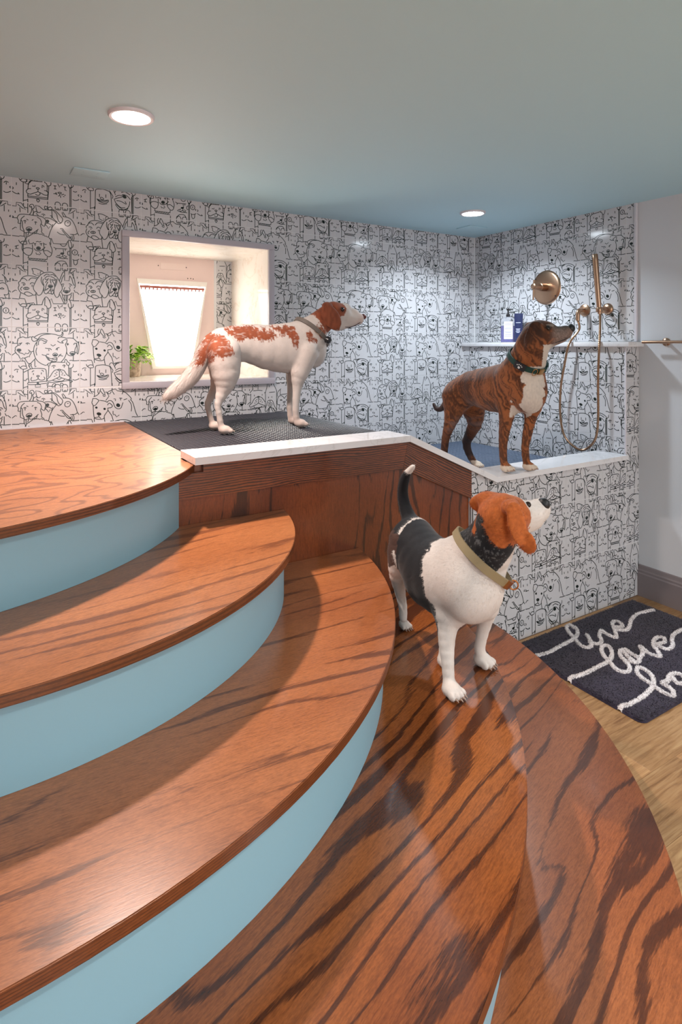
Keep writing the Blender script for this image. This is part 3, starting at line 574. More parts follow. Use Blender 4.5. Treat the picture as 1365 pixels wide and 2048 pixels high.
# ------------------------------------------------------------------ curved stairs and landing
R_ = [0.0, 0.2, 0.4, 0.6, 0.8, 1.0]
ARCS = {5: ((0.176, 2.000), 1.724), 4: ((-0.010, 2.088), 1.591), 3: ((-0.030, 2.163), 1.326), 2: ((0.028, 2.096), 0.934), 1: ((-0.250, 2.437), 1.0007)}
TTH = 0.024
stairs = empty('curved_staircase', (0.0, 1.2, 0.0), label='curved oak staircase with pale blue risers up to the dog bath', cat='staircase')

def arc(c, r, ymax, n=72, xmin=XL + 0.01):
    a1 = math.asin(max(-1, min(1, (ymax - c[1]) / r)))
    a0 = -math.pi - a1
    pts = []
    for k in range(n + 1):
        a = a1 + (a0 - a1) * k / n
        pts.append((max(c[0] + r * math.cos(a), xmin), c[1] + r * math.sin(a)))
    return pts

PANEL_Y = YA + 0.014
for s, top in ((5, 0.2), (4, 0.4), (3, 0.6), (2, 0.8)):
    c, r = ARCS[s]
    pts = arc(c, r, PANEL_Y - 0.001 if s > 3 or s == 2 or s == 3 else YA)
    if s in (5, 4): pts = arc(c, r, YA - 0.001)
    mt = {5: 'oak_t5', 4: 'oak_t4', 3: 'oak_t3', 2: 'oak_t2'}[s]
    bm = bmesh.new(); bm_prism(bm, pts, top - TTH, top, 0.0015)
    for f in bm.faces:
        f.material_index = 0 if f.normal.z > 0.9 else 1
    me_o = bm_obj('tread', bm, [M[mt], M['oak_edge']], stairs)
    # riser: a bent board set back under the nosing
    ri = [p for p in arc(c, r - 0.036, YA - 0.003)]; rin = [p for p in arc(c, r - 0.048, YA - 0.003)]
    bm = bmesh.new()
    z0, z1 = top - 0.2 + (0.0005 if s < 5 else 0.0), top - TTH - 0.0005
    A = [bm.verts.new((p[0], p[1], z0)) for p in ri]; B = [bm.verts.new((p[0], p[1], z1)) for p in ri]
    C_ = [bm.verts.new((p[0], p[1], z0)) for p in rin]; D_ = [bm.verts.new((p[0], p[1], z1)) for p in rin]
    for k in range(len(ri) - 1):
        bm.faces.new((A[k], A[k + 1], B[k + 1], B[k])); bm.faces.new((C_[k + 1], C_[k], D_[k], D_[k + 1]))
        bm.faces.new((B[k], B[k + 1], D_[k + 1], D_[k])); bm.faces.new((C_[k], C_[k + 1], A[k + 1], A[k]))
    bmesh.ops.recalc_face_normals(bm, faces=bm.faces)
    bm_obj('riser', bm, M['riser'], stairs, angle=0.6)
# landing
c, r = ARCS[1]
a_end = math.asin((1.985 - c[1]) / r)
pts = []
a1, a0 = a_end, -math.pi + 0.55
for k in range(61):
    a = a1 + (a0 - a1) * k / 60
    pts.append((c[0] + r * math.cos(a), c[1] + r * math.sin(a)))
pts += [(XL + 0.01, pts[-1][1]), (XL + 0.01, YB - 0.013), (0.645, YB - 0.013), (0.645, 2.062), (0.604, 2.055), (0.604, 1.990)]
pts[60] = (pts[60][0], pts[60][1])
bm = bmesh.new(); bm_prism(bm, pts, 1.0 - TTH, 1.0, 0.0015)
for f in bm.faces: f.material_index = 0 if f.normal.z > 0.9 else 1
bm_obj('landing', bm, [M['oak_top'], M['oak_edge']], stairs)
ri, rin = [], []
for k in range(61):
    a = (math.asin((YA - 0.004 - c[1]) / (r - 0.04))) + (-math.pi + 0.55 - math.asin((YA - 0.004 - c[1]) / (r - 0.04))) * k / 60
    ri.append((c[0] + (r - 0.04) * math.cos(a), c[1] + (r - 0.04) * math.sin(a))); rin.append((c[0] + (r - 0.052) * math.cos(a), c[1] + (r - 0.052) * math.sin(a)))
bm = bmesh.new(); z0, z1 = 0.8005, 1.0 - TTH - 0.0005
A = [bm.verts.new((*p, z0)) for p in ri]; B = [bm.verts.new((*p, z1)) for p in ri]; C_ = [bm.verts.new((*p, z0)) for p in rin]; D_ = [bm.verts.new((*p, z1)) for p in rin]
for k in range(60):
    bm.faces.new((A[k], A[k + 1], B[k + 1], B[k])); bm.faces.new((C_[k + 1], C_[k], D_[k], D_[k + 1])); bm.faces.new((B[k], B[k + 1], D_[k + 1], D_[k]))
bmesh.ops.recalc_face_normals(bm, faces=bm.faces)
bm_obj('riser', bm, M['riser'], stairs, angle=0.6)

# ------------------------------------------------------------------ dog bath: panelled front, quartz caps, pan
bath = empty('dog_bath', (1.3, YA + 0.03, 0.0), label='raised dog bath with oak panel front and white quartz caps', cat='dog bath')
def zcap(x, base=ZP): return base - max(0.0, min(x, XB1) - XB0) * cap_slope
th = 0.026
# panel sheet: follows the slope, ends where the tile starts
bm = bmesh.new(); bm_poly_y(bm, [(-1.2, 0.02), (1.866, 0.02), (1.866, zcap(1.866) - th - 0.002), (XB0, ZP - th - 0.002), (0.62, ZP - th - 0.002), (0.60, 0.97), (-1.2, 0.97)], PANEL_Y, PANEL_Y + 0.014)
bm_obj('oak_panel', bm, M['oak_panel'], bath)
fw = 0.112
n1 = Vector((1, 0, 0)); mid = (math.atan(cap_slope)) / 2
mx = -math.tan(mid) * fw                                     # mitre: the joint leans back along the bisector
bm = bmesh.new(); bm_poly_y(bm, [(0.45, 0.974), (0.640, 0.974), (0.640, ZP - th), (XB0, ZP - th), (XB0 + mx, ZP - th - fw), (0.45, ZP - th - fw)], YA - 0.004, PANEL_Y - 0.0005)
bm_obj('fascia_board', bm, M['oak_fascia'], bath)
zz = lambda x: ZP - th - (x - XB0) * cap_slope
vfw = fw / math.cos(math.atan(cap_slope))
me_f = oak('oak_fascia_slope', -math.atan(cap_slope), '#8c4820', '#783a19', '#240d05', seed=7.7, **FASCIA)
bm = bmesh.new(); bm_poly_y(bm, [(XB0 + 0.0008, zz(XB0)), (1.868, zz(1.868)), (1.868, zz(1.868) - vfw), (XB0 + mx + 0.0008, ZP - th - fw)], YA - 0.004, PANEL_Y - 0.0005)
bm_obj('fascia_board', bm, me_f, bath)
CY0, CY1 = YA - 0.024, 2.085
# three quartz caps with open mitres
bm = bmesh.new(); bm_poly_y(bm, [(0.606, ZP - th + 0.001), (0.606, ZP), (XB0, ZP), (XB0 - 0.004, ZP - th + 0.001)], CY0, 2.062)
bm_obj('cap_slab', bm, M['quartz'], bath)
bm = bmesh.new(); bm_poly_y(bm, [(XB0 + 0.001, ZP), (XB1 - 0.001, ZC), (XB1 - 0.005, ZC - th + 0.001), (XB0 - 0.003, ZP - th + 0.001)], CY0, 2.062)
bm_obj('cap_slab', bm, M['quartz'], bath)
bm = bmesh.new(); bm_poly_y(bm, [(XB1, ZC), (XH - 0.004, ZC), (XH - 0.004, ZC - th + 0.001), (XB1 - 0.004, ZC - th + 0.001)], CY0 + 0.006, CY1)
bm_obj('cap_slab', bm, M['quartz'], bath)
# pan: upper deck, ramp, lower basin floor, inner front face
bm = bmesh.new()
prof = [(0.652, 0.978), (1.60, 0.978), (2.06, 0.665), (XH - 0.002, 0.665), (XH - 0.002, 0.64), (2.04, 0.64), (1.58, 0.95), (0.652, 0.95)]
bm_poly_y(bm, prof, 2.066, YB - 0.014); bm_obj('pan', bm, M['pan'], bath)

# ------------------------------------------------------------------ rubber mats
def grid_mat(name, x0, x1, y0, y1, z0, z1, pitch, bar, mat, **k):
    """open rubber lattice: rounded bars both ways"""
    V, F = [], []
    prof = [(-0.5, 0.0), (-0.5, 0.55), (-0.36, 0.86), (0.0, 1.0), (0.36, 0.86), (0.5, 0.55), (0.5, 0.0)]
    def bar_(p, q, side_):
        n0 = len(V)
        for e in (p, q):
            for a_, b_ in prof: V.append(np.array(e) + np.array(side_) * a_ * bar + UP * (z0 + (z1 - z0) * b_))
        m = len(prof)
        for i in range(m - 1): F.append((n0 + i, n0 + i + 1, n0 + m + i + 1, n0 + m + i))
        F.append(tuple(n0 + i for i in range(m))[::-1]); F.append(tuple(n0 + m + i for i in range(m)))
    nx = int((x1 - x0) / pitch); ny = int((y1 - y0) / pitch)
    for i in range(nx + 1):
        x = x0 + bar / 2 + (x1 - x0 - bar) * i / nx; bar_((x, y0, 0), (x, y1, 0), (1, 0, 0))
    for i in range(ny + 1):
        y = y0 + bar / 2 + (y1 - y0 - bar) * i / ny; bar_((x1, y, 0), (x0, y, 0), (0, 1, 0))
    bm = bmesh.new(); vs = [bm.verts.new(Vector(v)) for v in V]
    for f in F: bm.faces.new([vs[q] for q in f])
    bmesh.ops.recalc_face_normals(bm, faces=bm.faces)
    return bm_obj(name, bm, mat, angle=1.0, **k)
UP = np.array([0, 0, 1.0])
grid_mat('drain_mat', 0.655, 1.575, 2.070, 3.182, 0.980, 1.000, 0.021, 0.010, M['rubber'], label='black rubber grid mat under the white dog', cat='mat')
grid_mat('drain_grate', 2.09, 3.022, 2.09, 3.182, 0.667, 0.700, 0.030, 0.014, M['grate_blue'], label='slate blue rubber grid mat under the brindle dog', cat='mat')

# ------------------------------------------------------------------ baseboard and towel bar
bm = bmesh.new()
prof = [(0, 0), (0.018, 0), (0.018, 0.125), (0.014, 0.132), (0.014, 0.142), (0.009, 0.150), (0.006, 0.168), (0, 0.172)]
vv = []
for y in (YN + 0.001, YA - 0.001):
    vv.append([bm.verts.new((XS - 0.0005 - p[0], y, p[1])) for p in prof])
for k in range(len(prof)): bm.faces.new((vv[0][k], vv[0][(k + 1) % len(prof)], vv[1][(k + 1) % len(prof)], vv[1][k]))
bm.faces.new(vv[0]); bm.faces.new(vv[1][::-1]); bmesh.ops.recalc_face_normals(bm, faces=bm.faces)
bm_obj('baseboard_right', bm, M['base_paint'], kind='structure')

tb = empty('towel_bar', (XS, 1.55, 1.416), label='brushed brass towel bar on the white wall', cat='towel bar')
tube('rod', [(XS - 0.06, 1.865, 1.416), (XS - 0.06, 1.2, 1.416)], 0.008, M['brass'], tb, 16)
for y in (1.765, 1.30):
    lathe('rosette', [(0, 0.001), (0.022, 0.001), (0.0225, 0.006), (0.017, 0.010), (0.012, 0.012), (0.009, 0.02), (0.009, 0.06), (0, 0.06)], (XS, y, 1.416), (-1, 0, 0), M['brass'], tb, 24)

# ------------------------------------------------------------------ floor planks (beside the stairs)
t = NT('plank_oak'); info = t.add('ShaderNodeObjectInfo'); c = t.add('ShaderNodeTexCoord').outputs['Object']
mp_ = t.add('ShaderNodeMapping'); mp_.inputs['Scale'].default_value = (5, 62, 62); t.l(c, mp_.inputs[0])
ad = t.add('ShaderNodeVectorMath', operation='ADD'); t.l(mp_.outputs[0], ad.inputs[0])
sc_ = t.add('ShaderNodeMath', operation='MULTIPLY'); t.l(info.outputs['Random'], sc_.inputs[0]); sc_.inputs[1].default_value = 37
cb_ = t.add('ShaderNodeCombineXYZ'); t.l(sc_.outputs[0], cb_.inputs[2]); t.l(sc_.outputs[0], cb_.inputs[0]); t.l(cb_.outputs[0], ad.inputs[1])
g1 = t.noise(ad.outputs[0], 1.0, 5, 0.65, 0.8)
col = t.ramp(g1, [(0.30, srgb('#8a6440')), (0.5, srgb('#b58d62')), (0.72, srgb('#cda97c'))])
tone = t.ramp(info.outputs['Random'], [(0.0, (0.60, 0.58, 0.56)), (0.5, (0.85, 0.84, 0.82)), (1.0, (1.18, 1.16, 1.14))])
t.base(t.mix(1.0, col, tone, 'MULTIPLY')); t.set(t.b, Roughness=0.42); t.bump(g1, 0.15, 0.001); M['plank'] = t.m
PW, PL = 0.185, 1.22
rnd = random.Random(4)
plank_cache = {}
y = YA - 0.006 + 0.11
row = 0
while y > YN:
    y0 = max(y - PW, YN); x = XL - rnd.random() * PL
    if row == 5: x = 2.02 - 4 * PL
    y1c = min(y, YA - 0.001)
    while x < XS:
        a, b = max(x, XL), min(x + PL, XS - 0.002)
        if b - a > 0.03:
            key = (round(b - a, 3), round(y1c - y0, 3))
            if key not in plank_cache:
                bm = bmesh.new(); bm_box(bm, (0.0004, 0.0004, -0.006), (b - a - 0.0004, y1c - y0 - 0.0004, 0.0), 0.0008, 1)
                me = bpy.data.meshes.new('plank'); bm.to_mesh(me); bm.free(); me.materials.append(M['plank']); plank_cache[key] = me
            link('plank', plank_cache[key], None, floor, loc=(a, y0, 0))
        x += PL
    y -= PW; row += 1

# ------------------------------------------------------------------ downlights and ceiling plates
names = ['round recessed downlight above the landing, largest in view', 'round recessed downlight above the shower corner',
         'round recessed downlight before the foot of the stairs', 'round recessed downlight above the open floor', 'round recessed downlight over the left of the room',
         'round recessed downlight by the glazed doors', 'round recessed downlight in the far right of the room']  # first two are in view, the others added for overall brightness
for (x, y, watt, colr), lab in zip(DOWNLIGHTS, names):
    d = empty('downlight', (x, y, CEIL), label=lab, cat='ceiling light', group='recessed ceiling lights')
    lathe('trim_ring', [(0.060, -0.001), (0.064, -0.010), (0.073, -0.011), (0.077, -0.006), (0.078, 0.0)], (x, y, CEIL), (0, 0, 1), M['trimwhite'], d, 40)
    lathe('lens', [(0, -0.008), (0.064, -0.0085), (0.064, -0.002)], (x, y, CEIL), (0, 0, 1), plain('lens_glow', (1, 1, 1), 0.4, emit=(colr, 30.0)), d, 40)
    ld = bpy.data.lights.new('downlight_lamp', 'AREA'); ld.shape = 'DISK'; ld.size = 0.10; ld.energy = watt; ld.color = colr; ld.spread = math.radians(140)
    lo = bpy.data.objects.new('lamp', ld); COL.objects.link(lo); lo.parent = d; lo.location = (0, 0, -0.0135)
for (x0, x1, y0, y1, lab) in ((0.36, 0.515, 2.865, 3.00, 'rectangular cover plate on the ceiling near the left downlight'), (2.785, 2.945, 2.87, 3.005, 'rectangular cover plate on the ceiling by the shower corner')):
    cp = empty('ceiling_plate', ((x0 + x1) / 2, (y0 + y1) / 2, CEIL), label=lab, cat='cover plate', group='ceiling cover plates')
    box('plate', (x0, y0, CEIL - 0.006), (x1, y1, CEIL - 0.0003), M['ceiling'], cp, 0.002)
    for k in range(4):
        xx = x0 + (0.3 + 0.4 * (k % 2)) * (x1 - x0); yy = y0 + (0.3 + 0.4 * (k // 2)) * (y1 - y0)
        lathe('screw', [(0, 0.002), (0.003, 0.0015), (0.0035, 0)], (xx, yy, CEIL - 0.006), (0, 0, -1), M['ceiling'], cp, 10)

# glazed doors out of view, invented with glowing panes as frontal fill
gd = empty('door_2', (0.6, YN, 0.0), kind='structure')
M['daypane'] = plain('day_pane', (0.8, 0.85, 0.9), 0.1, emit=((0.90, 0.95, 1.0), 2.0))
for k in range(2):
    x0 = -0.32 + k * 0.93
    for lo, hi in (((x0, YN + 0.001, 0.0), (x0 + 0.07, YN + 0.045, 2.05)), ((x0 + 0.84, YN + 0.001, 0.0), (x0 + 0.91, YN + 0.045, 2.05)), ((x0 + 0.07, YN + 0.001, 0.0), (x0 + 0.84, YN + 0.045, 0.12)), ((x0 + 0.07, YN + 0.001, 1.97), (x0 + 0.84, YN + 0.045, 2.05))):
        box('door_stile', lo, hi, M['trimwhite'], gd, 0.004)
    box('pane', (x0 + 0.07, YN + 0.015, 0.12), (x0 + 0.84, YN + 0.022, 1.97), M['daypane'], gd)

# ------------------------------------------------------------------ dogs: bodies grown from blended volumes, then meshed
def _hash(ix, iy, iz):
    h_ = (ix * 374761393 + iy * 668265263 + iz * 2147483647 + 1013904223) & 0xFFFFFFFF
    h_ = ((h_ ^ (h_ >> 13)) * 1274126177) & 0xFFFFFFFF
    return ((h_ ^ (h_ >> 16)) & 0xFFFF) / 65535.0

def vnoise(P, f):
    """smooth value noise, P (n, 3), f scalar or 3 frequencies; 0..1"""
    Q = np.asarray(P) * f + 100.0
    I = np.floor(Q).astype(np.int64); T = Q - I; T = T * T * (3 - 2 * T)
    r = 0
    for a in (0, 1):
        for b in (0, 1):
            for c in (0, 1):
                wgt = (T[:, 0] if a else 1 - T[:, 0]) * (T[:, 1] if b else 1 - T[:, 1]) * (T[:, 2] if c else 1 - T[:, 2])
                r = r + wgt * _hash(I[:, 0] + a, I[:, 1] + b, I[:, 2] + c)
    return r

class Body:
    def __init__(s, res, lat=(0, 1, 0)):
        s.res = res; s.prims = []; s.lat = np.array(lat, float) / np.linalg.norm(lat)
    def cone(s, a, b, ra, rb, k=0.02, sq=1.0, lat=None):
        s.prims.append(('c', np.array(a), np.array(b), ra, rb, k, sq, s.lat if lat is None else np.array(lat)))
    def chain(s, pts, k=0.02, sq=1.0):
        pts = [(np.array(p), r) for p, r in pts]
        q = spline([np.r_[p, r] for p, r in pts], 2) if len(pts) > 2 else [np.r_[p, r] for p, r in pts]
        pts = [(x[:3], x[3]) for x in q]
        """pts: (xyz, radius) in order"""
        s.prims.append(('g', [np.array(p) for p, r in pts], [r for p, r in pts], None, k, sq, s.lat))
    def ell(s, c, axes, radii, k=0.02):
        A = np.array([np.array(x, float) / np.linalg.norm(x) for x in axes])
        # orthogonalise
        A[1] -= A[0] * A[0].dot(A[1]); A[1] /= np.linalg.norm(A[1]); A[2] = np.cross(A[0], A[1])
        s.prims.append(('e', np.array(c), A, np.array(radii), k))
    def cut(s, c, axes, radii, k=0.01):
        s.ell(c, axes, radii, k); p = s.prims.pop(); s.prims.append(('x',) + p[1:])
    def bbox(s, p):
        if p[0] == 'c':
            r = max(p[3], p[4]) * max(1, p[6]); return np.minimum(p[1], p[2]) - r, np.maximum(p[1], p[2]) + r
        if p[0] == 'g':
            r = np.array(p[2])[:, None]; q = np.array(p[1]); return (q - r).min(0), (q + r).max(0)
        r = p[3].max(); return p[1] - r, p[1] + r
    def mesh(s):
        h_ = s.res
        B = [s.bbox(p) for p in s.prims if p[0] != 'x']
        lo = np.min([b[0] for b in B], 0) - 0.03; hi = np.max([b[1] for b in B], 0) + 0.03
        n = np.ceil((hi - lo) / h_).astype(int) + 1
        D = np.full(n, 0.06, np.float32)
        ax = [lo[i] + h_ * np.arange(n[i]) for i in range(3)]
        for p in s.prims:
            b0, b1 = s.bbox(p)
            k = p[4] if p[0] != 'c' else p[5]
            m = 0.03 + k
            i0 = np.clip(((b0 - m - lo) / h_).astype(int), 0, n - 1); i1 = np.clip(((b1 + m - lo) / h_).astype(int) + 2, 1, n)
            X, Y, Z = np.meshgrid(ax[0][i0[0]:i1[0]], ax[1][i0[1]:i1[1]], ax[2][i0[2]:i1[2]], indexing='ij')
            P = np.stack([X, Y, Z], -1)
            if p[0] in 'cg':
                if p[0] == 'c': segs = [(p[1], p[2], p[3], p[4])]; k, sq, lat = p[5:]
                else: segs = [(p[1][i], p[1][i + 1], p[2][i], p[2][i + 1]) for i in range(len(p[1]) - 1)]; k, sq, lat = p[4:]
                d = None
                for a, b, ra, rb in segs:
                    v = P - a; ba = b - a
                    if sq != 1.0:
                        v = v + ((v @ lat) * (1 / sq - 1))[..., None] * lat
                        ba = ba + ba.dot(lat) * (1 / sq - 1) * lat
                    L = max(ba.dot(ba), 1e-9)
                    t_ = np.clip(v @ ba / L, 0, 1)
                    d1 = np.linalg.norm(v - t_[..., None] * ba, axis=-1) - (ra + (rb - ra) * t_)
                    if d is None: d = d1
                    else:
                        hh = np.maximum(0.004 - np.abs(d - d1), 0) / 0.004; d = np.minimum(d, d1) - hh * hh * 0.001
            else:
                _, c, A, R, k = p
                v = (P - c) @ A.T
                k0 = np.linalg.norm(v / R, axis=-1); k1 = np.linalg.norm(v / (R * R), axis=-1)
                d = k0 * (k0 - 1) / np.maximum(k1, 1e-6)
            sl = (slice(i0[0], i1[0]), slice(i0[1], i1[1]), slice(i0[2], i1[2]))
            if p[0] == 'x':
                d = -d; a_ = D[sl]; hh = np.maximum(k - np.abs(a_ - d), 0) / k
                D[sl] = np.maximum(a_, d) + hh * hh * k * 0.25
            else:
                a_ = D[sl]; hh = np.maximum(k - np.abs(a_ - d), 0) / k
                D[sl] = np.minimum(a_, d) - hh * hh * k * 0.25
        return s.nets(D, lo, h_)
    @staticmethod
    def nets(D, lo, h_):
        n = np.array(D.shape); S = D < 0
        cnt = np.zeros(n - 1, np.int32)
        for a in (0, 1):
            for b in (0, 1):
                for c in (0, 1): cnt += S[a:n[0] - 1 + a, b:n[1] - 1 + b, c:n[2] - 1 + c]
        act = (cnt > 0) & (cnt < 8)
        idx = np.argwhere(act); nv = len(idx)
        vid = np.full(n - 1, -1, np.int64); vid[act] = np.arange(nv)
        acc = np.zeros((nv, 3)); num = np.zeros(nv)
        C = [(a, b, c) for a in (0, 1) for b in (0, 1) for c in (0, 1)]
        for i, p in enumerate(C):
            for q in C[i + 1:]:
                if sum(abs(p[t_] - q[t_]) for t_ in range(3)) != 1: continue
                da = D[idx[:, 0] + p[0], idx[:, 1] + p[1], idx[:, 2] + p[2]]; db = D[idx[:, 0] + q[0], idx[:, 1] + q[1], idx[:, 2] + q[2]]
                m = (da < 0) != (db < 0)
                t_ = da[m] / (da[m] - db[m])
                acc[m] += np.array(p) + t_[:, None] * (np.array(q) - np.array(p)); num[m] += 1
        V = lo + h_ * (idx + acc / num[:, None])
        F = []
        for ax_ in range(3):
            sh = [slice(None)] * 3; s2 = [slice(None)] * 3
            sh[ax_] = slice(0, n[ax_] - 1); s2[ax_] = slice(1, n[ax_])
            ed = S[tuple(sh)] != S[tuple(s2)]
            e = np.argwhere(ed)
            o1, o2 = [(1, 2), (2, 0), (0, 1)][ax_]
            ok = (e[:, o1] > 0) & (e[:, o2] > 0) & (e[:, o1] < n[o1] - 1) & (e[:, o2] < n[o2] - 1)
            e = e[ok]
            def g(da, db):
                q = e.copy(); q[:, o1] -= da; q[:, o2] -= db; return vid[q[:, 0], q[:, 1], q[:, 2]]
            quad = np.stack([g(1, 1), g(0, 1), g(0, 0), g(1, 0)], 1)
            flip = ~S[e[:, 0], e[:, 1], e[:, 2]]
            quad[flip] = quad[flip][:, ::-1]
            F.append(quad)
        F = np.concatenate(F)
        # one light smoothing pass
        for _ in range(2):
            s_ = np.zeros_like(V); c_ = np.zeros(nv)
            for a, b in ((0, 1), (1, 2), (2, 3), (3, 0)):
                np.add.at(s_, F[:, a], V[F[:, b]]); np.add.at(c_, F[:, a], 1); np.add.at(s_, F[:, b], V[F[:, a]]); np.add.at(c_, F[:, b], 1)
            V = 0.5 * V + 0.5 * s_ / np.maximum(c_, 1)[:, None]
        # outward normals
        fn = np.cross(V[F[:, 2]] - V[F[:, 0]], V[F[:, 3]] - V[F[:, 1]])
        N = np.zeros_like(V)
        for a in range(4): np.add.at(N, F[:, a], fn)
        N /= np.maximum(np.linalg.norm(N, axis=1), 1e-12)[:, None]
        return V, F, N

def fur_mat(name, rough=0.75):
    t = NT(name); a = t.add('ShaderNodeAttribute'); a.attribute_name = 'coat'
    t.l(a.outputs['Color'], t.b.inputs['Base Color']); t.set(t.b, Roughness=rough, Specular_IOR_Level=0.25, Sheen_Weight=0.15, Sheen_Roughness=0.5)
    t.bump(t.noise(t.coords((1, 1, 1)), 420, 2), 0.25, 0.0012)
    return t.m
M['fur'] = fur_mat('short_coat')
M['fur_hair'] = fur_mat('coat_hair', 0.7)
M['eye'] = plain('dog_eye', (0.012, 0.006, 0.004), 0.06)
M['nose_black'] = plain('nose_black', (0.008, 0.008, 0.010), 0.3, bump=(900, 0.5))
M['nose_liver'] = plain('nose_liver', srgb('#5a2a24'), 0.3, bump=(900, 0.5))
M['claw'] = plain('claw', srgb('#a08a7c'), 0.4)

def coat_mesh(name, V, F, col, mat, parent, normals=None, **k):
    o = origin_of(parent)
    me = bpy.data.meshes.new(name)
    nf = F.shape[1]
    me.vertices.add(len(V)); me.vertices.foreach_set('co', (V - o).astype(np.float32).ravel())
    me.loops.add(F.size); me.loops.foreach_set('vertex_index', F.astype(np.int32).ravel())
    me.polygons.add(len(F)); me.polygons.foreach_set('loop_start', np.arange(0, F.size, nf, dtype=np.int32))
    me.update(calc_edges=True)
    me.polygons.foreach_set('use_smooth', np.ones(len(F), bool))
    at = me.color_attributes.new('coat', 'FLOAT_COLOR', 'POINT')
    at.data.foreach_set('color', np.c_[col, np.ones(len(col))].astype(np.float32).ravel())
    if normals is not None: me.normals_split_custom_set_from_vertices(normals.tolist())
    me.update()
    return link(name, me, mat, parent, **k)

def fur(V, F, N, col, parent, n, length, width, flow, seed, lift=0.35, lenfun=None):
    rng = np.random.default_rng(seed)
    A = np.linalg.norm(np.cross(V[F[:, 2]] - V[F[:, 0]], V[F[:, 3]] - V[F[:, 1]]), axis=1)
    fi = rng.choice(len(F), n, p=A / A.sum())
    w_ = rng.dirichlet((1, 1, 1, 1), n)
    P = (V[F[fi]] * w_[..., None]).sum(1); Nn = (N[F[fi]] * w_[..., None]).sum(1); Nn /= np.linalg.norm(Nn, axis=1)[:, None]
    c = col[F[fi]]; c = (c * w_[..., None]).sum(1)
    fl = flow(P) + rng.normal(0, 0.22, (n, 3))
    fl -= (fl * Nn).sum(1)[:, None] * Nn; fl /= np.maximum(np.linalg.norm(fl, axis=1), 1e-6)[:, None]
    d = fl + Nn * lift * rng.uniform(0.5, 1.3, n)[:, None]; d /= np.linalg.norm(d, axis=1)[:, None]
    L = length * rng.uniform(0.55, 1.25, n)
    if lenfun is not None: L = L * lenfun(P)
    side = np.cross(Nn, fl); W = width * 0.5
    tipbend = P + d * L[:, None] - Nn * (L * 0.12)[:, None]
    VV = np.stack([P + side * W - Nn * 0.0008, P - side * W - Nn * 0.0008, tipbend], 1).reshape(-1, 3)
    jit = rng.uniform(0.8, 1.18, (n, 1)); cc = np.repeat(np.clip(c * jit, 0, 1), 3, 0)
    NN = np.repeat(Nn, 3, 0)
    coat_mesh('fur', VV, np.arange(3 * n).reshape(-1, 3), cc, M['fur_hair'], parent, NN, kind='stuff')

def in_poly(x, y, poly):
    r = np.zeros(len(x), bool); j = len(poly) - 1
    for i in range(len(poly)):
        (xi, yi), (xj, yj) = poly[i], poly[j]
        c = ((yi > y) != (yj > y)) & (x < (xj - xi) * (y - yi) / (yj - yi + 1e-12) + xi)
        r ^= c; j = i
    return r

def sstep(x, a, b):
    t_ = np.clip((x - a) / (b - a), 0, 1); return t_ * t_ * (3 - 2 * t_)

def paint(col, mask, c):
    m = np.asarray(mask, float)[:, None]; return col * (1 - m) + np.array(c) * m

def ball(name, c, r, mat, parent, sc=(1, 1, 1), seg=16, axes=None):
    bm = bmesh.new(); bmesh.ops.create_uvsphere(bm, u_segments=seg, v_segments=seg // 2 + 2, radius=r)
    A = np.eye(3) if axes is None else np.array([np.array(a, float) / np.linalg.norm(a) for a in axes])
    for v in bm.verts:
        q = np.array(v.co) * np.array(sc); v.co = Vector(A.T @ q + np.array(c))
    return bm_obj(name, bm, mat, parent, smooth=True)

def claws(name, pos, heading, lat, parent, width, n=4, r=0.0026, ln=0.008, col=None):
    """a row of claws at the front of a paw"""
    heading = np.array(heading, float) / np.linalg.norm(heading); lat = np.array(lat, float) / np.linalg.norm(lat)
    for i in range(n):
        o_ = (i - (n - 1) / 2) / (n - 1) * width
        fw_ = -abs(o_) * 0.45
        a = np.array(pos) + lat * o_ + heading * fw_
        b = a + heading * ln + np.array([0, 0, -ln * 0.5])
        tube('claw', [a - heading * 0.006, (a + b) / 2 + np.array([0, 0, 0.001]), b], [r, r * 0.85, r * 0.25], M['claw'] if col is None else col, parent, 8)

def paw(B, c, heading, lat, r, k=0.003):
    """pad with four toes in front"""
    heading = np.array(heading, float) / np.linalg.norm(heading); lat = np.array(lat, float) / np.linalg.norm(lat); up = np.array([0, 0, 1.0])
    c = np.array(c, float)
    B.ell(c, (heading, lat, up), (r * 1.15, r * 1.0, r * 0.8), 0.012)
    for i in range(4):
        o_ = (i - 1.5) / 1.5
        f = 0.95 - 0.28 * abs(o_)
        B.ell(c + heading * r * f + lat * o_ * r * 0.78 - up * r * 0.18, (heading + lat * o_ * 0.25, lat, up), (r * 0.66, r * 0.30, r * 0.46), k)

UP = np.array([0, 0, 1.0])

def on_skin(V, N, u, v, out=0.0):
    """the point of a body seen at pixel (u, v)"""
    d = V @ FWD; s_ = V @ RGT; uu = PCX + FPX * s_ / d; vv = HOR - FPX * (V[:, 2] - CAM_H) / d
    q = np.hypot(uu - u, vv - v); m = q < max(3.0, np.sort(q)[6]); i = np.where(m)[0][np.argmin(d[m])]
    p = px(u, v, d[i]); return p + N[i] * out, N[i]

